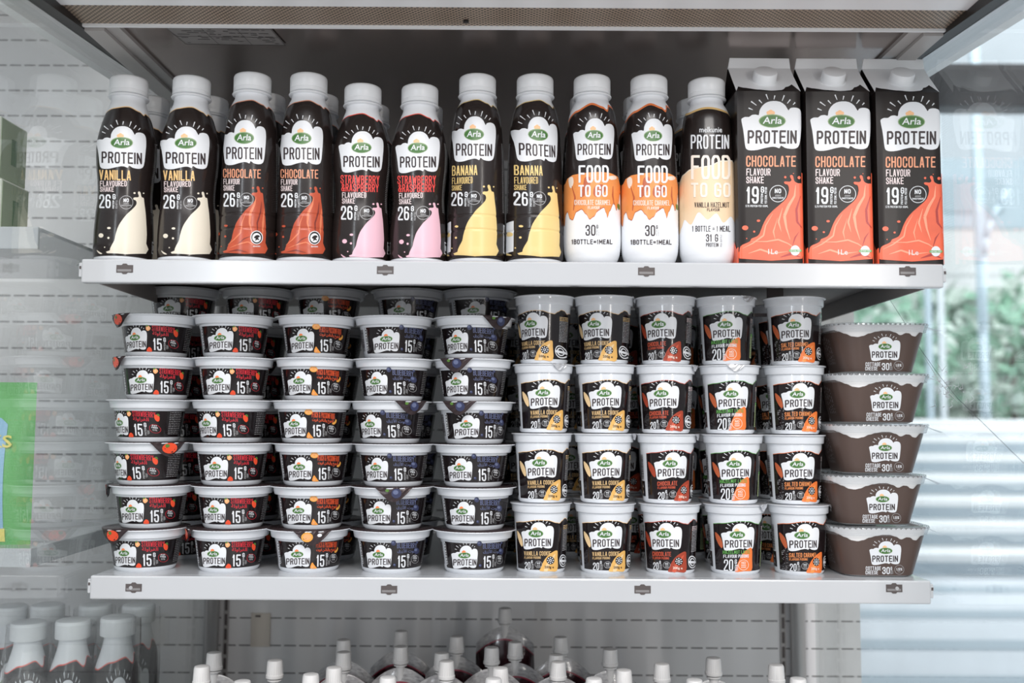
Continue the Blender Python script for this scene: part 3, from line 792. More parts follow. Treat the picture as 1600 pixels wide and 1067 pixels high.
def shake(kind, name):
    """bottle with a black printed sleeve"""
    root = empty(name)
    spec = {'vanilla': (193, 380, PROF_A, 1.045, (130, 105)), 'straw': (563, 380, PROF_A, 1.0, (510, 105)),
            'choc': (388, 380, PROF_B, 1.0, (330, 105)), 'banana': (744, 380, PROF_B, 1.0, (690, 105)),
            'ftg': (925, 380, PROF_C, 1.0, (870, 105)), 'hazel': (1106, 380, PROF_C, .985, (870, 105))}[kind]
    px, py, prof, k, view = spec
    prof = [(z * k, r) for z, r in prof]
    L = Lathe(prof); hi = prof[-1][0]
    if kind in ('choc', 'banana'): L.grooves = (.055, .0385); L.dz = .0011
    x = at_y(px, py, YB).x; rz = facing(x, YB)
    body = lathe_mesh('body', [(.02, .0015)] + L.body(.0015 if kind not in ('ftg', 'hazel') else 0.0008), 'bottle_white', 72, root)
    base_feet(root, prof[0][1])
    cap_and_neck(root, hi - .0002, 1)
    A = Art(L, x, YB, ZT, rz, (view[0], view[1], 3.441))
    wave0 = [(-PI, .172), (-2.1, .166), (-1.4, .1745), (-.7, .1775), (0, .1795), (.52, .1755), (.73, .1722), (.84, .1750), (1.05, .1740), (1.48, .169), (2.27, .166), (PI, .172)]
    dz = {'vanilla': 0, 'straw': -.0065, 'choc': .0085, 'banana': .0110, 'ftg': .0060, 'hazel': .0030}[kind]
    if kind == 'hazel': wave0 = [(-PI, .168), (-1.4, .1765), (-.9, .1745), (0, .1775), (1.0, .1750), (1.5, .172), (2.2, .170), (PI, .168)]
    if kind == 'ftg': wave0 = [(-PI, .172), (-1.4, .1640), (-.7, .1710), (0, .1785), (.50, .1745), (.70, .1712), (.90, .1790), (1.3, .178), (2.27, .170), (PI, .172)]
    top = interp([(a, z + dz) for a, z in wave0])
    edge = {'vanilla': 'bright_edge', 'straw': 'straw_edge', 'choc': 'choc_text', 'banana': 'banana', 'ftg': 'orange_edge', 'hazel': 'gold_edge'}[kind]
    A.sleeve(.060, lambda a: top(a) + (.0012 if kind not in ('ftg', 'hazel') else .0028), edge, 0)
    zb = .0060 if kind not in ('ftg', 'hazel') else .0
    if kind in ('ftg', 'hazel'):
        A.sleeve(.060, top, 'label_black', 1)
        A.sleeve(.003, lambda a: .085, 'bottle_white', 2)
    else: A.sleeve(zb, top, 'label_black', 1)
    # back of pack small print
    A.raw = True
    cols = [(1.15, 1.35), (1.42, 1.62)] if kind != 'hazel' else []
    for a0, a1 in cols + [(2.0, 2.4), (2.6, 3.0), (-1.75, -1.45)]:
        z = .062 if kind not in ('ftg', 'hazel') else .09
        while z < .142:
            a = a0
            while a < a1 - .03:
                e = min(a + random.uniform(.02, .09), a1); A.put([(a, z), (e, z), (e, z + .0008), (a, z + .0008)], 'print_grey', 2); a = e + .02
            z += .0021
    if kind in ('vanilla', 'straw', 'choc', 'banana'):
        if kind == 'banana':
            A.put([(1.2, .015), (1.6, .015), (1.6, .048), (1.2, .048)], 'print_white', 2)
            z = .017
            while z < .046:
                t = random.uniform(.0004, .0011); A.put([(1.25, z), (1.55, z), (1.55, z + t), (1.25, z + t)], 'print_black', 3); z += t + random.uniform(.0004, .001)
            A.put([(-1.6, .015), (-1.05, .015), (-1.05, .05), (-1.6, .05)], 'print_white', 2)
        else:
            for (a0, a1, z0, z1, m, l) in ((1.22, 1.50, .014, .028, 'print_white', 2), (1.25, 1.47, .0155, .0265, 'label_black', 3), (1.29, 1.43, .018, .024, 'print_white', 4)):
                A.put([(a0, z0), (a1, z0), (a1, z1), (a0, z1)], m, l)
    A.raw = False
    if kind in ('vanilla', 'choc', 'straw', 'banana'):
        shift = {'vanilla': ((0, 0), (73, 312, 337, 545)), 'choc': ((-25, -6), (58, 282, 293, 526)), 'straw': ((-13, 67), (68, 342, 305, 566)), 'banana': ((-32, -22), (54, 262, 290, 508))}[kind]
        (dx, dy), cb = shift
        A.cloud(*cb, slope=.04 if kind == 'vanilla' else .02)
        m1, m2, m3, m4 = {'vanilla': ('vanilla_text', 'pinkish_white', 'vanilla_cream', 'pinkish_white'), 'choc': ('choc_text', 'pinkish_white', 'choc_splash', 'choc_light'),
                      'straw': ('straw_text', 'pinkish_white', 'straw_pink', 'print_white'), 'banana': ('banana_text', 'vanilla_cream', 'banana', 'banana')}[kind]
        if kind == 'vanilla':
            A.text('VANILLA', 88, 256, 552, 606, m1, 2, slope=.02); A.text('FLAVOURED', 92, 234, 611, 641, m2, 2); A.text('SHAKE', 92, 166, 643, 670, m2, 2)
            gx, gy = 88, 684
        elif kind == 'choc':
            A.text('CHOCOLATE', 66, 266, 546, 594, m1, 2, slope=.02); A.text('FLAVOUR', 68, 154, 600, 630, m2, 2); A.text('SHAKE', 68, 127, 635, 664, m2, 2)
            gx, gy = 68, 676
        elif kind == 'straw':
            A.text('STRAWBERRY', 78, 284, 580, 625, m1, 2, slope=.02); A.text('&RASPBERRY', 82, 280, 626, 668, m1, 2, slope=.02)
            A.text('FLAVOURED', 86, 214, 673, 702, m2, 2); A.text('SHAKE', 86, 154, 705, 734, m2, 2); gx, gy = 80, 746
        else:
            A.text('BANANA', 58, 192, 530, 584, m1, 2, slope=-.03); A.text('FLAVOURED', 58, 167, 594, 630, m1, 2, slope=-.05); A.text('SHAKE', 57, 110, 636, 664, m1, 2, slope=-.05)
            gx, gy = 54, 672
        A.text('26', gx, gx + 61, gy, gy + 74, 'print_white', 2, .15, .2)
        A.text('G', gx + 71, gx + 87, gy - 2, gy + 27, 'print_white', 2, .17)
        A.text('PROTEIN', gx + 70, gx + 80, gy + 33, gy + 76, 'print_white', 2, .2, rot=True, joint=False)
        A.text('PER BOTTLE', gx + 86, gx + 97, gy + 31, gy + 76, 'print_grey', 2, .2, rot=True, joint=False)
        cx, cy = gx + 143, gy + 43 - (4 if kind != 'vanilla' else 0)
        if kind == 'banana': cx, cy = 174, 703
        if kind == 'choc': cx, cy = 190, 712
        if kind == 'straw': cx, cy = 216, 783
        A.ring(cx, cy, 37, 2.6, 'print_grey', 2)
        A.text('NO', cx - 14, cx + 14, cy - 21, cy - 1, 'print_white', 2, .2)
        A.text('ADDED', cx - 14, cx + 14, cy + 4, cy + 10, 'print_grey', 2, .22, joint=False); A.text('SWEETENERS', cx - 27, cx + 27, cy + 13, cy + 20, 'print_grey', 2, .22, joint=False)
        # splash
        if kind == 'straw': sp = lambda p: (305 + (p[0] - 337) * .86, 728 + (p[1] - 668) * .878)
        elif kind == 'choc': sp = lambda p: (290 + (p[0] - 337) * 1.06, 640 + (p[1] - 668) * 1.08)
        elif kind == 'banana': sp = lambda p: (293 + (p[0] - 337) * 1.07, 632 + (p[1] - 668) * 1.14)
        else: sp = lambda p: p
        A.smooth([sp(p) for p in SPLASH], m3, 3, 2)
        for a, b, rx, ry in DROPS:
            c = sp((a, b)); A.ell(c[0], c[1], rx, ry, m3, 3, 12)
        A.smooth([sp(p) for p in ((75, 983), (88, 992), (105, 1003), (92, 1004), (80, 994))], m3, 3)
        if kind == 'choc':
            for pts, w_, mm in (([(290,720),(283,760),(262,800),(258,850),(270,900)], 14, 'choc_light'), ([(318,745),(312,800),(296,850),(300,930)], 9, 'choc_dark'),
                                ([(240,800),(220,850),(214,900),(180,935),(150,960)], 8, 'choc_light'), ([(330,780),(325,850),(322,930)], 12, 'choc_light'),
                                ([(160,975),(210,955),(250,945),(300,975)], 8, 'choc_light'), ([(150,995),(200,985),(250,998)], 8, 'choc_dark'), ([(268,915),(230,930),(190,965)], 5, 'choc_dark')):
                for i, (p, q) in enumerate(zip(pts, pts[1:])):
                    n = len(pts) - 1; f = lambda t: max(.15, math.sin(PI * min(.97, max(.03, t))))
                    A.taper(sp(p), sp(q), w_ * f(i / n), w_ * f((i + 1) / n), mm, 4)
            A.ell(243, 916, 33, 37, 'print_white', 5); A.ell(243, 916, 29, 33, 'label_black', 6); A.ell(243, 917, 22, 25, 'print_white', 7)
            A.smooth([(228, 918), (238, 905), (252, 903), (260, 912), (250, 918), (258, 930), (246, 928), (234, 934), (238, 922)], 'label_black', 8, 2)
            A.text('CERTIFIED', 224, 262, 960, 967, 'print_white', 5, .22, joint=False)
        if kind == 'straw':
            pts = [(290, 800), (262, 850), (250, 900), (256, 960)]
    elif kind == 'ftg':
        A.cloud(90, 275, 307, 503, slope=0.0)
        m = 'bottle_white'
        A.raw = True
        cap = interp([(-PI, .105), (-1.25, .0965), (-1.0, .1015), (-.7, .1035), (.6, .1050), (1.1, .1035), (1.4, .096), (PI, .105)])
        bot = interp([(-PI, .060), (-1.45, .052), (-1.25, .047), (-1.12, .060), (-1.0, .062), (-.85, .053), (-.72, .051), (-.55, .060), (-.36, .062), (-.2, .056), (-.08, .050), (.06, .053), (.2, .060), (.42, .064), (.5, .058), (.56, .052), (.62, .060), (.85, .071), (1.0, .063), (1.12, .071), (1.3, .085), (1.6, .078), (PI, .060)])
        n = 160
        for i in range(n):
            a, b = -PI + 2 * PI * i / n, -PI + 2 * PI * (i + 1) / n
            A.put([(a, bot(a)), (b, bot(b)), (b, cap(b)), (a, cap(a))], 'caramel', 3)
            if abs(a) < 1.2 or True: A.put([(a, bot(a)), (b, bot(b)), (b, bot(b) + .0010), (a, bot(a) + .0010)], 'caramel_dark', 4)
        A.raw = False
        A.sleeve(.0845, lambda a: .0965 if abs(a) > 1.3 else .0, 'label_black', 3) if False else None
        for (x0, y0, x1, y1, w0, w1) in ((84, 640, 100, 700, 3, 9), (100, 700, 92, 770, 9, 4), (300, 640, 298, 690, 3, 9), (298, 690, 306, 740, 9, 3), (236, 756, 214, 780, 8, 3)):
            A.taper((x0, y0), (x1, y1), w0, w1, 'caramel_dark', 4)
        A.smooth([(150, 596), (175, 588), (182, 620), (170, 660), (150, 690), (128, 700), (140, 650)], 'caramel_dark', 4); A.smooth([(205, 640), (240, 630), (262, 650), (250, 680), (215, 700), (195, 680)], 'caramel_dark', 4); A.smooth([(66, 600), (86, 590), (92, 620), (80, 650), (70, 640)], 'peach_white', 4); A.smooth([(270, 590), (310, 584), (318, 600), (290, 606)], 'peach_white', 4)
        A.text('FOOD', 119, 277, 528, 622, 'print_white', 6, .17, .16); A.text('TO GO', 118, 271, 634, 698, 'print_white', 6, .17, .2)
        A.text('CHOCOLATE CARAMEL', 97, 288, 714, 742, 'peach_white', 6, .18); A.text('FLAVOUR', 168, 229, 748, 764, 'peach_white', 6, .2)
        A.text('30', 155, 208, 848, 906, 'print_black', 6, .16, .2); A.text('G', 212, 222, 848, 868, 'print_black', 6, .2)
        A.text('PROTEIN', 212, 218, 872, 906, 'print_grey', 6, .2, rot=True, joint=False); A.text('PER BOTTLE', 222, 228, 872, 906, 'print_grey', 6, .2, rot=True, joint=False)
        A.text('1BOTTLE=1MEAL', 82, 296, 926, 952, 'print_black', 6, .17)
        for k in range(3): A.smooth([(322 + k, 740 + 6 * k), (330, 735 + 6 * k), (336, 750 + 7 * k), (328, 765)], 'fruit_green', 6)
    else:
        A.raw = True
        cap = interp([(-PI, .105), (-1.3, .100), (-1.0, .106), (-.6, .110), (0, .1115), (.6, .1185), (1.1, .121), (1.4, .113), (PI, .105)])
        bot = interp([(-PI, .050), (-1.3, .040), (-1.1, .046), (-.9, .054), (-.6, .047), (-.3, .060), (0, .051), (.3, .058), (.55, .048), (.9, .056), (1.2, .050), (PI, .050)])
        for i in range(140):
            a, b = -PI + 2 * PI * i / 140, -PI + 2 * PI * (i + 1) / 140
            A.put([(a, bot(a)), (b, bot(b)), (b, cap(b)), (a, cap(a))], 'hazel_cream', 3)
            A.put([(a, cap(a)), (b, cap(b)), (b, cap(b) + .0012), (a, cap(a) + .0012)], 'vanilla_cream', 3)
        A.raw = False
        A.font('melkunie', 768, 886, 322, 352, 'print_white', 6, .012)
        A.text('PROTEIN', 723, 923, 364, 440, 'print_white', 6, .17, .22)
        A.text('FOOD', 724, 930, 474, 604, 'cream_print', 6, .17, .16); A.text('TO GO', 724, 930, 622, 700, 'cream_print', 7, .2, .22)
        A.text('VANILLA HAZELNUT', 742, 924, 727, 755, 'print_black', 6, .17); A.text('FLAVOUR', 808, 874, 759, 775, 'print_black', 6, .2)
        A.text('1 BOTTLE = 1 MEAL', 730, 930, 853, 884, 'print_black', 6, .13)
        A.text('31 G', 802, 866, 898, 938, 'print_black', 6, .14, .25); A.text('PROTEIN', 802, 868, 945, 966, 'print_black', 6, .16)
        A.text('PER BOTTLE', 877, 887, 900, 966, 'print_grey', 6, .18, rot=True, joint=False)
    lab = A.build('label', root)
    reg(root)
    return root

PR = {}
for k, nm in (('vanilla', 'shake_bottle'), ('choc', 'shake_bottle'), ('straw', 'shake_bottle'), ('banana', 'shake_bottle'), ('ftg', 'meal_bottle'), ('hazel', 'meal_bottle')):
    PR[k] = shake(k, nm)
FRONT = [('vanilla', 193, 0, 'leftmost shake bottle, vanilla, black sleeve with a cream splash'),
         ('vanilla', 292, 2, 'second vanilla shake bottle, right of the leftmost bottle'),
         ('choc', 388, 0, 'left of the two chocolate shake bottles, beside the vanilla ones'),
         ('choc', 477, 2, 'right of the two chocolate shake bottles, beside the strawberry ones'),
         ('straw', 563, 0, 'left of the two strawberry raspberry shake bottles with pink splash'),
         ('straw', 653, -2, 'right of the two strawberry raspberry shake bottles, beside the banana ones'),
         ('banana', 744, 0, 'left of the two banana shake bottles, its label facing front'),
         ('banana', 835, 15, 'right banana shake bottle, turned so its label faces right'),
         ('ftg', 925, 0, 'left of the two orange and white chocolate caramel meal bottles'),
         ('ftg', 1015, 4, 'right of the two orange and white chocolate caramel meal bottles'),
         ('hazel', 1106, 0, 'vanilla hazelnut meal bottle with pale cream band beside the cartons')]
REAR = {'vanilla': 'vanilla', 'choc': 'chocolate', 'straw': 'strawberry raspberry', 'banana': 'banana', 'ftg': 'caramel meal', 'hazel': 'hazelnut meal'}
ORD = ['first', 'second', 'third', 'fourth', 'fifth', 'sixth', 'seventh', 'eighth', 'ninth', 'tenth', 'eleventh']
for i, (k, px, ex, lab) in enumerate(FRONT):
    x = at_y(px, 380, YB).x
    place(PR[k], (x, YB, ZT), facing(x, YB) + math.radians(ex), lab, 'bottle', 'front row of bottles')
for i, (k, px, ex, lab) in enumerate(FRONT):
    x = at_y(px, 380, YB).x ; y = YB + .0735
    if k == 'hazel': x -= .001
    place(PR[k], (x, y, ZT), facing(x, y) + random.uniform(-.4, .4), 'rear %s bottle, %s from the left in the second row' % (REAR[k], ORD[i]), 'bottle', 'second row of bottles')

# ------------------------------------------------------------------ cartons
def carton():
    root = empty('milk_carton')
    hx = .0372; H = .199; YCt = .050
    x = at_y(1425, 380, YCt - hx).x
    R_ = Rect(hx, hx, 0, H, rc=.004)
    # body: rounded square prism, slightly flared roof
    n = 64; P = R_.per(); vs = []; fs = []
    zs = [0.0, .001, .05, .1, .15, H]
    for z in zs:
        for i in range(n):
            a = P * i / n
            p = R_.pt(a, z, -.001 if z == 0 else 0); vs.append(p)
    for k in range(len(zs) - 1):
        for i in range(n):
            j = (i + 1) % n; fs.append((k*n+i, k*n+j, (k+1)*n+j, (k+1)*n+i))
    fs.append(tuple(range(n))[::-1])
    o = mesh_obj('body', vs, fs, 'carton_black', None, root, True)
    try: o.data.set_sharp_from_angle(angle=math.radians(40))
    except Exception: pass
    # gable roof
    zr = .2400; yr = .004
    m = MB()
    def grid(f, nu, nv, mt):
        v = [f(i / nu, j / nv) for j in range(nv + 1) for i in range(nu + 1)]
        m.add(v, [(j*(nu+1)+i, j*(nu+1)+i+1, (j+1)*(nu+1)+i+1, (j+1)*(nu+1)+i) for j in range(nv) for i in range(nu)], mt)
    e = hx - .0005
    def slope_f(t, u): # t up the slope 0..1, u across
        return Vector((-e + 2 * e * u, -e + (yr + e) * t, H + (zr - H) * t - .0015 * math.sin(PI * t)))
    grid(lambda u, t: slope_f(t, u) + Vector((0, 0, .0)), 12, 6, 'carton_black')
    grid(lambda u, t: Vector((-e + 2 * e * u, e - (e - yr - .002) * t, H + (zr - H) * t)), 6, 4, 'carton_black')
    for s_ in (-1, 1):      # folded side gussets
        tip = Vector((s_ * (e - .020), yr, zr - .001)); f0 = Vector((s_ * e, -e, H)); b0 = Vector((s_ * e, e, H))
        apex = Vector((s_ * e, yr, zr))
        m.add([f0, tip, apex], [(0, 1, 2) if s_ > 0 else (0, 2, 1)], 'cap_white'); m.add([b0, apex, tip], [(0, 1, 2) if s_ > 0 else (0, 2, 1)], 'carton_black'); m.add([f0, b0, tip], [(0, 1, 2) if s_ > 0 else (0, 2, 1)], 'carton_black')
    m.build('roof', root)
    # white printed part of the roof and the upright fin
    w = MB()
    def up(u, t): return slope_f(t, u) + Vector((0, -.0006, .0006))
    lowf = interp([(0, .34), (.05, .20), (.12, .14), (.35, .05), (.55, .0), (.72, .04), (.80, .20), (1, .42)])
    nu, nv = 24, 5
    v = [up(i / nu, lowf(i / nu) + (1 - lowf(i / nu)) * j / nv) for j in range(nv + 1) for i in range(nu + 1)]
    w.add(v, [(j*(nu+1)+i, j*(nu+1)+i+1, (j+1)*(nu+1)+i+1, (j+1)*(nu+1)+i) for j in range(nv) for i in range(nu)], 'cap_white')
    w.build('roof_panel', root, smooth=True)
    f = MB(); f.prism([(-e - .0005, yr - .001, zr - .001), (e + .0005, yr - .001, zr - .001), (e - .001, yr - .0012, zr + .0125), (-e + .002, yr - .0012, zr + .0125)], (0, .0022, 0), 'cap_white')
    f.build('fin', root, bevel=.0006)
    # spout cap standing on the sloping panel
    nrm = Vector((0, -(zr - H), yr + e)).normalized(); c = slope_f(.47, .50)
    k = lathe_mesh('cap', [(.0155, -.001), (.0158, .0006), (.0150, .0014), (.0135, .0020), (.0135, .0115), (.0128, .0130), (.0115, .0134)], 'cap_white', 48, root, ribs=(.0025, .0112, .00018))
    k.location = c; k.rotation_euler = nrm.to_track_quat('Z', 'Y').to_euler()
    # print
    A = Art(R_, x, YCt, ZT, 0, (1130, 85, 3.233))
    edge_m = 'orange_edge'
    A.cloud(797, 240, 1105, 490, ell=(953, 341, 69, 34), ptext=(829, 388, 1078, 456))
    A.text('CHOCOLATE', 823, 1075, 517, 572, 'choc_text', 2, .17); A.text('FLAVOUR', 825, 947, 581, 617, 'pinkish_white', 2); A.text('SHAKE', 825, 914, 622, 656, 'pinkish_white', 2)
    A.text('19', 826, 889, 672, 758, 'print_white', 2, .16, .2); A.text('G', 899, 916, 672, 704, 'print_white', 2, .18)
    A.text('PROTEIN', 899, 911, 708, 758, 'print_white', 2, .22, rot=True, joint=False); A.text('PER 330ML PORTION'.replace('M', 'M'), 919, 931, 676, 758, 'print_white', 2, .2, rot=True, joint=False)
    A.text('5.7G PROTEIN PER 100ML', 823, 937, 765, 776, 'print_white', 2, .2, joint=False)
    A.ring(986, 708, 43, 3, 'print_white', 2); A.text('NO', 970, 1002, 683, 706, 'print_white', 2, .2); A.text('ADDED', 972, 1001, 713, 721, 'print_grey', 2, .22, joint=False); A.text('SWEETENERS', 957, 1015, 725, 734, 'print_white', 2, .22, joint=False)
    X = 1112
    A.smooth([(X, 1036), (X, 900), (X, 800), (X, 720), (X, 660), (1090, 656), (1075, 650), (1066, 640), (1062, 620), (1054, 613), (1046, 618), (1050, 630), (1054, 640), (1044, 648), (1022, 646), (1016, 652), (1024, 660), (1036, 664), (1042, 690), (1030, 730), (1000, 760), (960, 795), (930, 830), (910, 870), (895, 910), (880, 925), (855, 935), (848, 948), (830, 958), (815, 964), (800, 975), (796, 1000), (798, 1036)], 'carton_splash', 3, 2)
    for pts, w_, mm in (([(1075, 665), (1070, 720), (1040, 770), (1020, 820), (1030, 880), (1050, 940)], 16, 'carton_light'), ([(1100, 720), (1080, 790), (1085, 850), (1108, 880)], 14, 'carton_dark'),
                        ([(960, 810), (925, 870), (915, 920), (860, 960), (810, 985)], 8, 'carton_light'), ([(850, 950), (930, 950), (990, 940), (1040, 960), (1100, 1000)], 8, 'carton_light'),
                        ([(985, 830), (965, 900), (975, 940)], 7, 'carton_light'), ([(840, 1010), (900, 990), (960, 1010), (1040, 1000)], 10, 'carton_light'), ([(1000, 1030), (1060, 1010), (1105, 1030)], 16, 'carton_dark'), ([(1095, 900), (1075, 930), (1060, 980)], 8, 'carton_dark'), ([(1010, 780), (990, 850), (1005, 900)], 10, 'carton_light')):
        for i, (p, q) in enumerate(zip(pts, pts[1:])):
            nn = len(pts) - 1; f_ = lambda t: max(.15, math.sin(PI * min(.97, max(.03, t))))
            A.taper(p, q, w_ * f_(i / nn), w_ * f_((i + 1) / nn), mm, 4)
    for a, b, rx, ry in ((822, 881, 16, 12), (889, 845, 9, 6), (868, 900, 6, 5), (830, 935, 3, 3), (1022, 625, 6, 6), (1092, 627, 8, 8), (1063, 606, 2.5, 2.5)): A.ell(a, b, rx, ry, 'carton_splash', 3, 12)
    A.font('1Le', 940, 988, 988, 1014, 'print_white', 5, .0)
    A.ell(1076, 995, 24, 26, 'print_white', 5); A.rect(1044, 990, 1108, 1002, 'pud_green', 6); A.text('LACTOSE FREE', 1048, 1104, 992, 1000, 'print_white', 7, .2, joint=False)
    # the splash continues on the left side, with fine print on the right side
    A.raw = True
    h = hx
    pts = [(-h + .001, .002), (-h + .001, .020), (-h - .003, .018), (-h - .008, .024), (-h - .011, .028), (-h - .013, .021), (-h - .020, .014), (-h - .030, .010), (-h - .040, .002)]
    for t in tessellate_polygon([[Vector((p[0], p[1], 0)) for p in pts]]): A.put([pts[i] for i in t], 'carton_splash', 3)
    A.put([(h - .0016, .002), (h + .003, .002), (h + .003, .105), (h - .0016, .105)], 'carton_splash', 3)
    z = .03
    while z < .18:
        A.put([(h + .012, z), (h + .012 + random.uniform(.03, .045), z), (h + .05, z + .001), (h + .012, z + .001)], 'print_grey', 2); z += .003
    A.raw = False
    A.build('label', root)
    reg(root); return root
PR['carton'] = carton()
for i, (px, lab) in enumerate(((1204, 'leftmost of the three chocolate shake cartons, beside the hazelnut meal bottle'), (1314, 'middle of the three chocolate shake cartons'), (1424, 'rightmost chocolate shake carton, at the right end of the shelf'))):
    x = at_y(px, 380, .050 - .0372).x
    place(PR['carton'], (x, .050, ZT), math.radians((.6, -.5, 0)[i]), lab, 'carton', 'front row of cartons')
# ------------------------------------------------------------------ yogurt tubs
YY = 0.1170       # axis of the front stacks
YOG = [(0, .0330), (.0015, .0345), (.004, .0353), (.012, .0368), (.0385, .0408)]
def foil_lid(root, R_, z, fruit, tab_h, half, base='foil_dark', side='foil_dark'):
    """peelable foil lid with its pull tab folded down over the rim"""
    m = MB(); n = 64
    vs = [(0, 0, z + .0002)] + [(R_ * math.sin(2*PI*i/n), -R_ * math.cos(2*PI*i/n), z) for i in range(n)] + [(R_ * 1.004 * math.sin(2*PI*i/n), -R_ * 1.004 * math.cos(2*PI*i/n), z - .0006) for i in range(n)]
    m.add(vs, [(0, 1 + i, 1 + (i + 1) % n) for i in range(n)] + [(1 + i, 1 + n + i, 1 + n + (i + 1) % n, 1 + (i + 1) % n) for i in range(n)], base)
    o = m.build('foil_lid', root, smooth=True)
    t = MB(); nu, nv = 18, 8; v = []; top = []
    for j in range(nv + 1):
        for i in range(nu + 1):
            u = -1 + 2 * i / nu; a = half * u; d = tab_h * max(0, math.cos(PI / 2 * u)) ** 1.15 * j / nv
            rr = R_ * 1.004 + .0012 * math.sin(min(1, j / nv * 2) * PI / 2) - .12 * d + .0006 * math.sin(u * 9 + j)
            v.append((rr * math.sin(a), -rr * math.cos(a), z + .0003 - d))
    t.add(v, [(j*(nu+1)+i, (j+1)*(nu+1)+i, (j+1)*(nu+1)+i+1, j*(nu+1)+i+1) for j in range(nv) for i in range(nu)], side)
    if fruit:
        k = len(t.v)
        for (cu, cd, ru, rd, mt) in fruit:
            pts = []
            for q in range(14):
                u = cu + ru * math.cos(2*PI*q/14); dd = min(tab_h * max(0.02, math.cos(PI/2*u)) ** 1.15 * .97, max(.0002, tab_h * (cd + rd * math.sin(2*PI*q/14))))
                rr = R_ * 1.004 + .0018 - .12 * dd; pts.append((rr * math.sin(half*u), -rr * math.cos(half*u), z + .0003 - dd))
            t.add(pts, [tuple(range(14))[::-1]], mt)
    tb = t.build('pull_tab', o, smooth=True)
    sol = tb.data
    return o

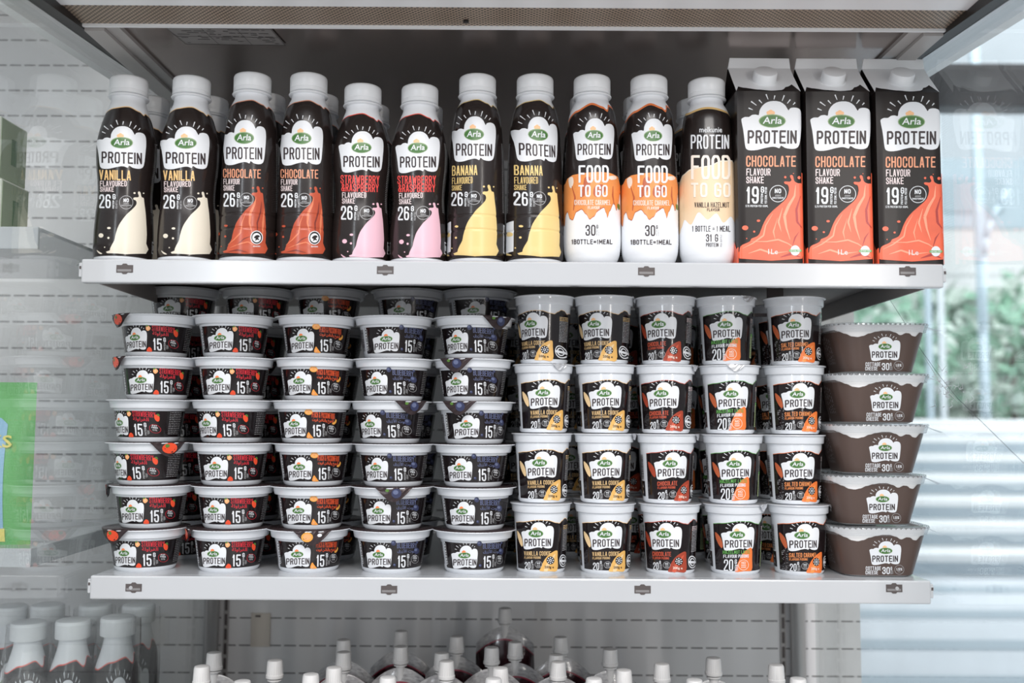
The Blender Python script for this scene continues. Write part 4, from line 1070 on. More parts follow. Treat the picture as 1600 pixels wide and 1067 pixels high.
def yogurt(kind):
    root = empty('yogurt_tub')
    L = Lathe(YOG)
    lathe_mesh('tub', [(.0315, .001), (.0325, .0)] + L.body(.0, .0385, .0025) + [(.0412, .0388), (.0447, .0396), (.0451, .0405), (.0463, .0472), (.0475, .0478), (.0503, .0482), (.0506, .0488), (.0503, .0494)], 'white_plastic', 80, root)
    x = at_y(363, 860, YY).x
    A = Art(L, x, YY, ZL, facing(x, YY), (150, 670, 4.446))
    # wrap label
    aL = A.P((722, 870))[0]
    A.sleeve(.0054, lambda a: .0362, 'tub_black', 1, aL, aL + 5.55)
    A.raw = True
    # barcode on the white gap
    z = .009; rb = random.Random(2)
    while z < .034:
        t = rb.choice((.0005, .0008, .0012)); A.put([(aL - .42, z), (aL - .12, z), (aL - .12, z + t), (aL - .42, z + t)], 'print_black', 1); z += t + rb.choice((.0005, .0007))
    # text strip along the label's left border
    z = .009
    while z < .034:
        e = z + rb.uniform(.001, .003); A.put([(aL + .025, z), (aL + .075, z), (aL + .075, e), (aL + .025, e)], 'print_white', 2); z = e + .0008
    z = .010
    while z < .034:
        e = z + rb.uniform(.0006, .0015); A.put([(aL + .10, z), (aL + .125, z), (aL + .125, e), (aL + .10, e)], 'print_grey', 2); z = e + .0007
    # small print on the right
    aR = A.surf and .90
    z = .009
    while z < .0345:
        a = 1.12
        while a < 1.62:
            e = min(a + rb.uniform(.03, .12), 1.62); A.put([(a, z), (e, z), (e, z + .00055), (a, z + .00055)], 'print_grey', 2); a = e + .02
        z += .0021
    A.raw = False
    fl = 'flower_red'
    A.cloud(750, 800, 918, 960, flower=fl, ell=(829, 868, 40, 21), ptext=(762, 894, 910, 938))
    tm, nm_, ar, fr = {'strawberry': ('yog_red', 'STRAWBERRY', '\uFE94\uFEDF\uFEED\uFE8D\uFEAE\uFED4\uFEDF\uFE8D', ('fruit_pale', 'fruit_red', 'fruit_red')),
                       'peach': ('yog_orange', 'PEACH & PASSIONFRUIT', '\uFE95\uFEED\uFEAE\uFED3 \uFEE6\uFEB7\uFE8E\uFE92\uFEDF\uFE8D\uFEED \uFEA5\uFEEE\uFEA8\uFEDF\uFE8D', ('fruit_passion', 'fruit_peach', 'fruit_peach')),
                       'blueberry': ('yog_blue', 'BLUEBERRY', '\uFED5\uFEAD\uFEAF\uFEF7\uFE8D \uFE95\uFEEE\uFE98\uFEDF\uFE8D', ('fruit_blue', 'fruit_blue_light', 'fruit_blue_light'))}[kind]
    A.text(nm_, 955, 1102 if kind != 'peach' else 1116, 784, 822, tm, 2, .19)
    A.font(ar, 957, 1062 if kind == 'strawberry' else 1105, 826, 857, tm, 2, .018)
    A.text('15', 960, 1018, 872, 955, 'print_white', 2, .16, .2); A.text('G', 1029, 1045, 862, 892, 'print_white', 2, .18)
    A.text('PROTEIN', 1030, 1042, 897, 948, 'print_grey', 2, .2, rot=True, joint=False); A.micro(912, 948, 1048, 1062, 7, 3, 'print_grey', 2, vert=True)
    A.ring(1090, 897, 30, 2, 'print_grey' if kind != 'strawberry' else 'yog_red', 2); A.text('FAT', 1077, 1103, 872, 882, 'print_white', 2, .22); A.text('FREE', 1074, 1106, 885, 895, 'print_white', 2, .22)
    A.text('0%', 1078, 1102, 900, 912, 'print_grey', 2, .2)
    if kind == 'strawberry':
        A.smooth([(914, 790), (925, 786), (944, 800), (940, 815), (925, 824), (912, 812)], fr[0], 3); A.ell(926, 804, 7, 9, 'flower_orange', 4, 10); A.smooth([(912, 788), (922, 782), (928, 790), (918, 796)], 'fruit_green', 4)
        A.smooth([(1094, 806), (1110, 798), (1120, 812), (1118, 836), (1108, 846), (1096, 832)], fr[1], 3); A.smooth([(1108, 796), (1118, 792), (1122, 806), (1112, 806)], 'fruit_green', 4)
        A.smooth([(918, 950), (932, 936), (948, 945), (950, 966), (916, 966)], fr[2], 5)
    elif kind == 'peach':
        A.ell(932, 786, 28, 20, 'fruit_passion', 3); A.ell(932, 786, 20, 13, 'fruit_pale', 4); A.ell(932, 788, 10, 6, 'fruit_passion', 5)
        A.smooth([(1094, 852), (1112, 838), (1120, 820), (1126, 830), (1118, 850), (1104, 860)], 'fruit_passion', 3)
        A.smooth([(920, 966), (922, 940), (932, 925), (942, 938), (958, 958), (962, 966)], 'fruit_peach', 5); A.smooth([(926, 964), (930, 944), (942, 956)], 'fruit_pale', 6)
    else:
        for (a, b, r) in ((930, 786, 18), (1100, 840, 22), (938, 938, 10), (1104, 780, 9)):
            A.ell(a, b, r, r, 'fruit_blue', 3, 14); A.ell(a - r * .25, b - r * .3, r * .55, r * .45, 'fruit_blue_light', 4, 10)
    A.build('label', root)
    fruit = {'strawberry': [(.05, .42, .42, .38, 'fruit_red'), (-.1, .25, .12, .12, 'fruit_green')], 'peach': [(-.28, .42, .30, .34, 'fruit_passion'), (-.28, .40, .2, .22, 'fruit_pale'), (.35, .3, .12, .12, 'print_white')], 'blueberry': [(.12, .40, .26, .34, 'fruit_blue'), (.08, .32, .14, .16, 'fruit_blue_light'), (-.35, .2, .1, .1, 'fruit_green')]}[kind]
    foil_lid(root, .0502, .0497, fruit, .0165, .44)
    reg(root); return root
for k in ('strawberry', 'peach', 'blueberry'): PR[k] = yogurt(k)

# per tub: rim centre px, logo offset px (photo), direction of the pull tab in degrees (0 = towards the viewer)
YCOL = [
 ('strawberry', 'leftmost', [(246, -29, -62), (246, -20, -70), (234, -42, 150), (233, -43, 25), (236, -25, -95), (228, -28, -48)], -.0),
 ('strawberry', 'second from left', [(366, -16, 170), (366, -20, 120), (362, -35, 200), (363, -21, 95), (365, -26, 160), (359, -20, -80)], 0),
 ('peach', 'third from left', [(495, -19, 150), (492, -20, 190), (488, -23, 130), (490, -17, 180), (488, -16, 200), (483, -13, 4)], 0),
 ('blueberry', 'fourth from left', [(615, -6, 150), (615, -24, 170), (610, -28, 30), (615, -23, 180), (613, -17, 2), (612, -15, 190)], 0),
 ('blueberry', 'fifth from left', [(741, -24, 35), (739, -22, -25), (741, -7, -22), (740, -17, 180), (742, -15, 150), (741, -10, 170)], 0)]
POS6 = ['top', 'second from top', 'third from top', 'third from bottom', 'second from bottom', 'bottom']
def set_tab(o, deg):
    for c in KIDS[o.name]:
        if c.name.startswith('foil_lid'): c.rotation_euler = (0, 0, deg)
def hh(z): return z
PITCH_Y = .0503
ref_y = math.asin(-21 / 52)
for ci, (kind, cname, rows, _) in enumerate(YCOL):
    for ri, (px, dx, tab) in enumerate(rows):
        lvl = 5 - ri; z = ZL + lvl * PITCH_Y
        py = 860 - lvl * 68
        x = at_y(px, py, YY).x; fz = facing(x, YY)
        rz = fz + math.asin(dx / 52) - ref_y
        if rows[ri][2] is None: tab = 180
        extra = {(0, 3): ' with red foil tab', (2, 5): ' with orange tab', (3, 4): ' with blue tab'}.get((ci, ri), '')
        lab = '%s yogurt tub, %s of the %s front stack%s' % (kind, POS6[ri], cname, extra)
        o = place(PR[kind], (x, YY + random.uniform(-.001, .001), z), rz, lab, 'tub', '%s yogurt tubs' % kind)
        set_tab(o, fz + math.radians(tab) - rz)
    bx = at_y(sum(r[0] for r in rows[2:5]) / 3, 700, YY).x
    for lvl in range(7):
        y = YY + .1045; x = bx + random.uniform(-.003, .003) + (.003, 0, -.001, .004, .001)[ci]; fz = facing(x, y)
        rz = fz + math.asin((-25, -24, -22, -10, -6)[ci] / 52) - ref_y + random.uniform(-.12, .12)
        lab = '%s yogurt tub, %s from bottom, rear stack behind the stack %s' % (kind, ORD[lvl], cname) if lvl else '%s yogurt tub at the bottom of the rear stack behind the %s stack' % (kind, cname)
        o = place(PR[kind], (x, y, ZL + lvl * .0496), rz, lab.replace('rear stack behind the stack', 'rear stack behind').replace('leftmost stack', 'leftmost'), 'tub', 'rear %s yogurt tubs' % kind)
        set_tab(o, PI + random.uniform(-.8, .8))

# ------------------------------------------------------------------ pudding cups
PUD = [(0, .0270), (.001, .0282), (.003, .0288), (.0045, .0287), (.010, .0291), (.0655, .0322), (.0700, .0324)]
def pudding(kind):
    root = empty('pudding_cup'); L = Lathe(PUD)
    lathe_mesh('cup', [(.0262, .0015), (.0268, .0)] + L.body(.0, .0700, .0025) + [(.0330, .0704), (.0346, .0709), (.0349, .0716), (.0356, .0792), (.0372, .0797), (.0376, .0803), (.0374, .0809)], 'white_plastic', 80, root)
    x = at_y(846, 845, YY).x
    A = Art(L, x, YY, ZL, facing(x, YY), (790, 770, 7.273))
    aL = A.P((140, 600))[0]
    zt = A.P((137, 310))[1]
    top = interp([(aL, .0578), (aL + .35, .0590), (-.05, .0622), (.25, .0618), (.62, .0588), (.75, .0580), (.90, .0608), (1.05, .0632), (1.2, .0625), (1.38, .0590), (1.6, .060), (3.0, .0610), (aL + 5.5, .058)])
    E, TX, BL, BL2, LF = {'vanilla cookie': ('bright_edge', 'pud_gold_text', 'pud_gold', 'pud_gold_light', 'pud_gold_light'),
                  'chocolate': ('pud_choc_text', 'pud_choc_text', 'pud_choc', 'pud_choc_text', 'pud_choc'),
                  'hazelnut latte': ('pud_green', 'pud_green', 'pud_orange', 'caramel', 'caramel_dark'),
                  'salted caramel': ('orange_edge', 'pud_orange_text', 'pud_orange', 'caramel', 'caramel_dark')}[kind]
    A.sleeve(.0046, lambda a: top(a) + .0006, E, 0, aL, 2.3, 80)
    A.sleeve(.0046, top, 'tub_black', 1, aL, 2.3, 80)
    A.raw = True; rb = random.Random(4)
    # barcode and data panel behind the white strip
    A.put([(aL - 1.6, .007), (aL - .19, .007), (aL - .19, .025), (aL - 1.6, .025)], 'tub_black', 1)
    z = .027
    while z < .056:
        t = rb.choice((.0005, .0008, .0012)); A.put([(aL - .62, z), (aL - .24, z), (aL - .24, z + t), (aL - .62, z + t)], 'print_black', 1); z += t + rb.choice((.0005, .0007))
    for (a, z, r) in ((aL - .35, .019, .05), (aL - .35, .012, .04)):
        A.put([(a - r, z - .0015), (a + r, z - .0015), (a, z + .0022)], 'print_grey', 2)
    # ingredients column
    z = .0255
    while z < .055:
        a = .98
        while a < 1.50:
            e = min(a + rb.uniform(.03, .13), 1.50); A.put([(a, z), (e, z), (e, z + .0008), (a, z + .0008)], 'print_grey' if z < .049 else ('pud_gold_light' if kind[0] == 'v' else 'pinkish_white'), 2); a = e + .02
        z += .0018
    if kind == 'hazelnut latte':
        A.put([(1.02, .008), (1.45, .008), (1.45, .037), (1.02, .037)], 'pud_pale_green', 3); A.put([(1.02, .034), (1.45, .034), (1.45, .037), (1.02, .037)], 'pud_green', 4)
        z = .0095
        while z < .0325: A.put([(1.05, z), (1.40, z), (1.40, z + .0009), (1.05, z + .0009)], 'print_black', 5); z += .002
    A.raw = False
    A.cloud(190, 335, 553, 642, ell=(352, 462, 84, 44), ptext=(224, 521, 520, 607), slope=-.005)
    if kind != 'hazelnut latte':
        t = {'vanilla cookie': ('VANILLA COOKIE', 520), 'chocolate': ('CHOCOLATE', 432), 'salted caramel': ('SALTED CARAMEL', 520)}[kind]
        A.text(t[0], 222, t[1], 662, 712, TX, 5, .19); A.text('FLAVOUR PUDDING', 225, 408, 721, 748, TX, 5, .2)
        A.text('20', 230, 292, 784, 866, 'print_white', 5, .15, .2); A.text('G', 300, 318, 764, 800, 'print_white', 5, .18)
        A.text('PROTEIN', 302, 330, 806, 866, 'print_grey', 5, .14, rot=True, joint=False)
        A.ring(382, 812, 40, 4, 'print_grey', 5); A.text('NO', 364, 400, 788, 806, 'print_white', 5, .2); A.text('ADDED', 362, 402, 812, 824, 'print_grey', 5, .2, joint=False); A.text('SUGAR', 362, 402, 829, 841, 'print_grey', 5, .2, joint=False)
        A.smooth([(400, 888), (408, 848), (430, 792), (466, 735), (520, 684), (588, 653), (594, 720), (590, 880), (500, 888)], BL, 3)
        A.smooth([(440, 880), (470, 810), (520, 740), (570, 690), (545, 760), (500, 830), (480, 890)], BL2, 4)
        A.ell(514, 766, 44, 46, 'tub_black', 5)
        for k_ in range(8): 
            a = PI * k_ / 4; A.ell(514 + 31 * math.cos(a), 766 + 32 * math.sin(a), 7, 7, 'print_white', 6, 8)
        A.ell(514, 766, 15, 16, 'print_white', 6); A.ell(514, 766, 8, 9, 'print_black', 7, 10)
        A.font('200g e', 448, 552, 828, 864, 'print_black' if kind == 'vanilla cookie' else 'peach_white', 5, .02)
        A.ell(652, 770, 40, 72, 'print_white', 5); A.ell(652, 770, 33, 60, 'tub_black', 6); A.ell(652, 770, 26, 46, 'print_white', 7); A.ell(654, 770, 18, 34, 'tub_black', 8); A.rect(610, 758, 690, 784, 'print_white', 9)
    else:
        # coordinates taken from its own cup
        def tx(X, Y): return (137 + (X - 672) * 1.255 + 5, 310 + (Y - 232) * 1.349)
        def T(s_, x0, x1, y0, y1, m, w_=.17, **k): a, b = tx(x0, y0), tx(x1, y1); A.text(s_, a[0], b[0], a[1], b[1], m, 5, w_, **k)
        T('HAZELNUT LATTE', 724, 952, 474, 504, 'pud_green', .19); T('FLAVOUR PUDDING', 728, 940, 510, 538, 'print_white', .19)
        T('20', 732, 802, 550, 646, 'print_white', .15, gap=.2); T('G', 815, 833, 550, 590, 'print_white', .2); T('PROTEIN', 815, 843, 596, 648, 'print_white', .14, rot=True, joint=False)
        A.smooth([tx(*p) for p in ((820, 655), (835, 600), (852, 560), (885, 500), (925, 470), (972, 458), (976, 560), (972, 644), (900, 650))], BL, 3)
        c = tx(892, 598); A.ring(c[0], c[1], 60, 5, 'peach_white', 5); A.text('NO', c[0] - 24, c[0] + 24, c[1] - 38, c[1] - 10, 'peach_white', 5, .18); A.text('ADDED', c[0] - 28, c[0] + 28, c[1] - 4, c[1] + 12, 'peach_white', 5, .18); A.text('SUGAR', c[0] - 28, c[0] + 28, c[1] + 18, c[1] + 34, 'peach_white', 5, .18)
    A.smooth([(143, 430), (160, 445), (185, 490), (200, 540), (206, 590), (196, 610), (176, 580), (158, 530), (148, 490)], LF, 3)
    if kind == 'salted caramel':
        for _ in range(46):
            A.ell(random.uniform(160, 215), random.uniform(610, 880), 3, 3, 'print_grey', 3, 6)
    A.build('label', root)
    foil_lid(root, .0372, .0812, None, .008, .30, 'foil_silver', 'foil_silver')
    reg(root); return root
for k in ('vanilla cookie', 'chocolate', 'hazelnut latte', 'salted caramel'): PR[k] = pudding(k)
PCOL = [('vanilla cookie', 'sixth from left', [(850, -18, 150), (849, 3, 32), (847, 0, 170), (845, -4, 180)]),
        ('vanilla cookie', 'seventh from left', [(944, -12, 80), (945, 3, 170), (944, 5, 75), (945, 4, 190)]),
        ('chocolate', 'eighth from left', [(1040, -7, -100), (1040, -3, 70), (1042, 9, 78), (1047, -6, 150)]),
        ('hazelnut latte', 'ninth from left', [(1134, 3, 45), (1140, 6, 12), (1145, 6, 140), (1148, 8, 65)]),
        ('salted caramel', 'tenth from left', [(1241, 3, 150), (1241, 9, 190), (1241, 9, 170), (1248, 9, 85)])]
POS4 = ['top', 'second from top', 'second from bottom', 'bottom']
refp = math.asin(-4 / 41)
for ci, (kind, cname, rows) in enumerate(PCOL):
    for ri, (px, dx, tab) in enumerate(rows):
        lvl = 3 - ri; z = ZL + lvl * .0823; x = at_y(px, 850 - lvl * 111, YY).x; fz = facing(x, YY)
        rz = fz + math.asin(dx / 41) - refp
        o = place(PR[kind], (x, YY, z), rz, '%s pudding cup, %s of the front stack %s' % (kind, POS4[ri], cname), 'cup', '%s pudding cups' % kind)
        set_tab(o, fz + math.radians(tab) - rz)
    bx = at_y(sum(r[0] for r in rows) / 4, 680, YY).x
    for lvl in range(4):
        y = YY + .082; x = bx + random.uniform(-.003, .003) + (.004, .003, .006, .010, .004)[ci]; fz = facing(x, y)
        o = place(PR[kind], (x, y, ZL + lvl * .0823), fz + random.uniform(-.5, .5),
                  '%s pudding cup, %s in the rear stack behind the %s stack' % (kind, ('bottom', 'second from bottom', 'second from top', 'top')[lvl], cname.replace(' from left', '')), 'cup', 'rear %s pudding cups' % kind)
        set_tab(o, PI)

for ci, (kind, cname, rows) in enumerate(PCOL):          # third row, mostly hidden, seen dimly through the gaps
    bx = at_y(sum(r[0] for r in rows) / 4, 680, YY).x
    for lvl in range(4):
        y = YY + .164; x = bx + random.uniform(-.003, .003) - .030
        o = place(PR[kind], (x, y, ZL + lvl * .0823), random.uniform(-.5, .5), '%s pudding cup, %s in the dark third row, %s pudding column' % (kind, ('bottom', 'second from bottom', 'second from top', 'top')[lvl], ORD[ci]), 'cup', 'third row pudding cups')
        set_tab(o, PI)

# ------------------------------------------------------------------ cottage cheese tubs
def cottage():
    root = empty('cottage_cheese_tub')
    H = .0565; R_ = Rect(.0415, .036, 0, H, tx=.27, ty=.2, rc=.02)
    n = 96; P = R_.per(); vs = []; fs = []
    zs = [0, .0015, .004, .01, .02, .03, .04, .048, H]
    offs = [-.005, -.0015, 0, 0, 0, 0, 0, 0, 0]
    for z, of in zip(zs, offs):
        for i in range(n): vs.append(R_.pt(P * i / n, z, of))
    for k in range(len(zs) - 1):
        for i in range(n):
            j = (i + 1) % n; fs.append((k*n+i, k*n+j, (k+1)*n+j, (k+1)*n+i))
    fs.append(tuple(range(n))[::-1])
    mesh_obj('tub', vs, fs, 'cottage_side', None, root, True)
    # clear lid: rim skirt, rib, recessed top, corner tab
    vs = []; fs = []
    rings = [(.0022, H - .0085), (.0034, H - .0082), (.0036, H - .001), (.0042, H + .0002), (.0030, H + .0022), (-.004, H + .0026), (-.0055, H - .0005), (-.03, H - .0012)]
    for off, z in rings:
        for i in range(n): vs.append(R_.pt(P * i / n, z, off))
    for k in range(len(rings) - 1):
        for i in range(n):
            j = (i + 1) % n; fs.append((k*n+i, k*n+j, (k+1)*n+j, (k+1)*n+i))
    k = len(rings) - 1; fs.append(tuple(range(k*n, (k+1)*n)))
    lid = mesh_obj('lid', vs, fs, 'clear_plastic', None, root, True)
    q = [R_.pt(a, H - .001, .0035) for a in (.046, .053, .060, .068, .075)]
    tb = MB(); cen = Vector((.0625, -.052, H - .004))
    tb.add([q[0], q[1], q[2], q[3], q[4], cen + Vector((.006, .004, -.003)), cen + Vector((0, -.001, -.004))], [(0, 6, 1), (1, 6, 5, 2), (2, 5, 3), (3, 5, 4)], 'clear_plastic')
    tb.build('pull_tab', lid)
    # crenellated rib of the lid rim
    rb = MB()
    for i in range(132):
        a = P * i / 132; p, q_ = R_.pt(a, H + .0012, .00368), R_.pt(a + .0011, H + .0012, .00368)
        r, s_ = R_.pt(a + .0011, H - .0006, .00388), R_.pt(a, H - .0006, .00388); rb.add([s_, r, q_, p], [(0, 1, 2, 3)], 'foil_silver' if i % 2 else 'slot_grey')
    rb.build('rib', lid)
    x = .431
    A = Art(R_, x, YY, ZL, 0, (1270, 730, 4.848)); A.da = .003
    R_.da, R_.dz = .003, .01
    # wave of the white band over the brown print, given at the front and repeated on the other sides
    W = [(150, 500), (190, 512), (250, 533), (300, 555), (340, 560), (380, 552), (430, 533), (480, 520), (530, 512), (580, 512), (630, 526), (665, 546), (682, 544), (706, 530), (735, 532), (765, 552), (790, 556), (815, 540), (835, 522)]
    tab = []
    for X, Y in W:
        a, z = A.P((X, Y)); tab.append((a, z))
    zs_ = tab[0][1]; h = P / 2
    top = interp([(-h, zs_ - .002), (-h + .03, zs_ - .008), (-h + .07, zs_)] + [t for t in tab if -h + .07 < t[0] < h - .07] + [(h - .04, zs_ - .006), (h, zs_ - .002)])
    A.sleeve(.0018, top, 'cottage_brown', 1, -h, h, 180)
    A.cloud(428, 560, 668, 740, ell=(550, 632, 52, 24), ptext=(449, 668, 644, 716))
    A.text('COTTAGE', 400, 515, 750, 779, 'print_white', 2, .18); A.text('CHEESE', 398, 493, 782, 811, 'print_white', 2, .18)
    A.text('30', 525, 583, 755, 809, 'print_white', 2, .17, .2); A.text('G', 588, 600, 753, 778, 'print_white', 2, .18); A.text('PROTEIN', 586, 608, 782, 809, 'print_grey', 2, .16, rot=True, joint=False)
    A.ring(654, 775, 36, 2.6, 'print_grey', 2); A.text('1.5%', 632, 677, 762, 782, 'print_white', 2, .18); A.text('FAT', 642, 664, 788, 796, 'print_grey', 2, .2)
    A.raw = True; rb2 = random.Random(9)
    for k_ in range(4):
        a = -.062 - .0055 * k_; z = .012
        while z < .042:
            e = z + rb2.uniform(.001, .004); A.put([(a, z), (a + .0012, z), (a + .0012, e), (a, e)], 'print_grey', 2); z = e + rb2.uniform(.0008, .004)
    A.raw = False
    A.build('label', root)
    reg(root); return root
PR['cottage'] = cottage()
POS5 = ['top', 'second from top', 'middle', 'second from bottom', 'bottom']
for ri, (px, dxx) in enumerate(((1376.5, 0), (1379, 0), (1380, .001), (1377, 0), (1383, 0))):
    lvl = 4 - ri; x = .431 + (px - (1383 - lvl * 3.2)) / 1556 * 1.2
    place(PR['cottage'], (x, YY, ZL + lvl * .0592), (0, .01, -.008, .0, 0)[ri], 'brown cottage cheese tub with clear lid, %s of the rightmost stack' % POS5[ri], 'tub', 'cottage cheese tubs')

for lvl in range(5):
    place(PR['cottage'], (.424, YY + .098, ZL + lvl * .0592), 0, 'brown cottage cheese tub, %s in the rear stack behind the rightmost stack' % ('bottom', 'second from bottom', 'middle', 'second from top', 'top')[lvl], 'tub', 'rear cottage cheese tubs')

# ------------------------------------------------------------------ spouted pouches on the bottom shelf
def pouch():
    root = empty('spouted_pouch')
    def prt(name, t0, t1, m, off=0, edge=None):
        nu, nv = 20, 10; b = MB()
        for sgn in (-1, 1):
            v = []
            for j in range(nv + 1):
                for i in range(nu + 1):
                    s_ = -1 + 2 * i / nu; t = t0 + (t1 - t0) * j / nv
                    topz = .147 + .025 * (1 - abs(s_) ** 1.9); zz = t * topz
                    wd = .047 * (1 - .10 * t); th = .0152 * math.sqrt(max(0, 1 - s_ * s_)) * max(.02, math.sin(PI * min(1, .25 + t * .75)) ** .7) + off
                    v.append((s_ * wd, sgn * th, zz))
            f = [(j*(nu+1)+i, j*(nu+1)+i+1, (j+1)*(nu+1)+i+1, (j+1)*(nu+1)+i) for j in range(nv) for i in range(nu)]
            if sgn > 0: f = [q[::-1] for q in f]
            b.add(v, f, m)
        return b.build(name, root, smooth=True)
    prt('juice_body', 0, .90, 'pouch_juice'); prt('clear_top', .90, 1.0, 'pouch_clear', .0003)
    prt('print_edge', .894, .906, 'pouch_edge', .0006)
    lathe_mesh('spout', [(.0055, .155), (.0055, .174), (.0088, .1745), (.0088, .1760), (.006, .1765), (.006, .180)], 'spout_white', 28, root)
    lathe_mesh('cap', [(.0106, .1778), (.0108, .1782), (.0106, .1815), (.0098, .1820), (.0092, .1965), (.0086, .1985), (.0065, .1992)], 'spout_white', 48, root, ribs=(.1805, .197, .00022))
    reg(root); return root
PR['pouch'] = pouch()
POUCH = [(335, 1021), (319, 1040), (385, 1060), (427, 1036), (482, 1060), (521, 1046), (537, 1001), (538, 1019), (606, 1060), (625, 990), (624, 1016), (692, 1016), (697, 1037), (714, 993), (768, 1016), (782, 1040), (771, 1062), (805, 1001), (792, 963), (868, 1019), (873, 1040), (877, 1001), (955, 1020), (973, 1045), (1033, 1037), (1121, 1037), (1209, 1037), (1247, 1062), (1085, 1064), (928, 1062)]
PP = []
for px, py in POUCH:
    p = at_z(px, py, ZB + .199); PP.append([(p.x) * (min(p.y + .008, YW - .03) - YC) / (p.y - YC), min(p.y + .008, YW - .03)])
PP[POUCH.index((792, 963))] = [(792 - 800) / FPX * 1.5, .40]
for _ in range(60):          # keep neighbours from cutting into each other
    for a in range(len(PP)):
        for b_ in range(a):
            dx, dy = abs(PP[a][0] - PP[b_][0]), PP[a][1] - PP[b_][1]
            if dx < .086 and abs(dy) < .032:
                m_ = (.032 - abs(dy)) / 2 * .3 * (1 if dy >= 0 else -1); PP[a][1] += m_; PP[b_][1] -= m_
for i, (px, py) in enumerate(POUCH):
    p = at_z(px, py, ZB + .199)
    x, yy = PP[i]; yy = min(yy, YW - .022)
    lift = 0
    if py == 963: lift = .020
    side = 'left' if px < 560 else ('middle' if px < 900 else 'right')
    deg = 'frontmost' if py > 1050 else ('front' if py > 1030 else ('middle row' if py > 1010 else 'back row'))
    mates = sorted(a for a, b in POUCH if ('frontmost' if b > 1050 else ('front' if b > 1030 else ('middle row' if b > 1010 else 'back row'))) == deg)
    nth = ['leftmost'] + ['%s from left' % o for o in ORD[1:]]
    lab = 'dark juice pouch with white spout cap, %s, %s of that row' % (deg if 'row' in deg else deg + ' row', nth[mates.index(px)])
    place(PR['pouch'], (x, yy, ZB + lift), random.uniform(-.1, .1), lab, 'pouch', 'spouted juice pouches on the bottom shelf')
# small carton the rear pouch leans on
b = MB(); b.box(-.055, .045, .375, .425, ZB, ZB + .0195, 'cream_pack'); o = b.build('low_tray', bevel=.001); tag(o, 'low pale tray under the highest juice pouch at the back', 'tray')

# ------------------------------------------------------------------ hanging price tag on the back wall and the neighbouring bay's goods
b = MB(); c = at_y(405, 985, YW - .003); b.box(c.x - .014, c.x + .018, YW - .004, YW - .001, c.z - .026, c.z + .028, 'beige_paper'); o = b.build('paper_tag', bevel=.0008)
tag(o, 'small beige tag hung on the back wall under the lower shelf', 'tag')
b = MB(); b.box(c.x - .006, c.x + .002, YW - .006, YW - .004, c.z + .022, c.z + .025, 'slot_dark'); b.build('tag_hook', o)

def green_pack(x0, x1, y0, y1, z0, z1, lab):
    root = empty('food_carton', ((x0 + x1) / 2, (y0 + y1) / 2, z0))
    hx, hy, H = (x1 - x0) / 2, (y1 - y0) / 2, z1 - z0
    b = MB(); b.box(-hx, hx, -hy, hy, 0.0, H, 'cream_pack'); b.build('box', root, bevel=.0015)
    b = MB(); b.box(hx, hx + .0005, -hy + .002, hy - .002, .002, H - .002, 'olive_pack'); b.box(-hx + .001, hx - .002, -hy - .0005, -hy, H * .72, H - .002, 'green_pack'); b.build('print_panel', root)
    b = MB(); b.box(hx + .0006, hx + .0009, -.006, .006, H * .3, H * .72, 'logo_green'); b.build('badge', root)
    tag(root, lab, 'carton', 'pale green food cartons in the neighbouring bay')
zN = ZC + .202
green_pack(-.74, -.588, .035, .100, zN, zN + .0715, 'lower of two pale green food cartons stacked behind the left glass')
green_pack(-.74, -.592, .035, .098, zN + .0717, zN + .145, 'upper of two pale green food cartons stacked behind the left glass')
# bright green snack pouch
root = empty('snack_pouch', (-.665, .125, ZC - .153)); H = .195
def pf(u, v):
    s_ = 2 * u - 1; return (s_ * .085, -.020 * math.sqrt(max(0, 1 - s_ ** 4)) * math.sin(PI * min(1, .15 + v * .85)) , v * H)
for sgn in (1, -1):
    pass
b = MB(); nu, nv = 18, 18
for sgn in (1, -1):
    v = []
    for j in range(nv + 1):
        for i in range(nu + 1):
            p = pf(i / nu, j / nv); v.append((p[0], p[1] * sgn, p[2]))
    f = [(j*(nu+1)+i, j*(nu+1)+i+1, (j+1)*(nu+1)+i+1, (j+1)*(nu+1)+i) for j in range(nv) for i in range(nu)]
    b.add(v, f if sgn > 0 else [q[::-1] for q in f], 'bag_green')
b.build('bag', root, smooth=True)
b = MB()
def patch(fn, m, off, nu=16, nv=10):
    v = []
    for j in range(nv + 1):
        for i in range(nu + 1):
            u, w_ = fn(i / nu, j / nv); p = pf(u, w_); v.append((p[0], p[1] - off, p[2]))
    b.add(v, [(j*(nu+1)+i, j*(nu+1)+i+1, (j+1)*(nu+1)+i+1, (j+1)*(nu+1)+i) for j in range(nv) for i in range(nu)], m)
patch(lambda u, v: (.06 + u * .78, .10 + v * (.60 + .09 * abs(math.sin(u * 9)))), 'bag_blue', .0008)
patch(lambda u, v: (.45 + u * .40, .02 + v * (.13 + .05 * math.sin(u * 5))), 'bag_yellow', .0014)
patch(lambda u, v: (.58 + u * .20, .30 + v * .17), 'print_white', .0014)
b.build('bag_print', root, smooth=True)
vs, fs = font_tris('KS', .02); b = MB()
b.add([(.038 + x * .028, pf(.85, .65)[1] - .0035, .116 + y * .015) for x, y in vs], fs, 'bag_yellow'); b.build('lettering', root)
tag(root, 'bright green and sky blue snack pouch standing behind the left glass', 'pouch')

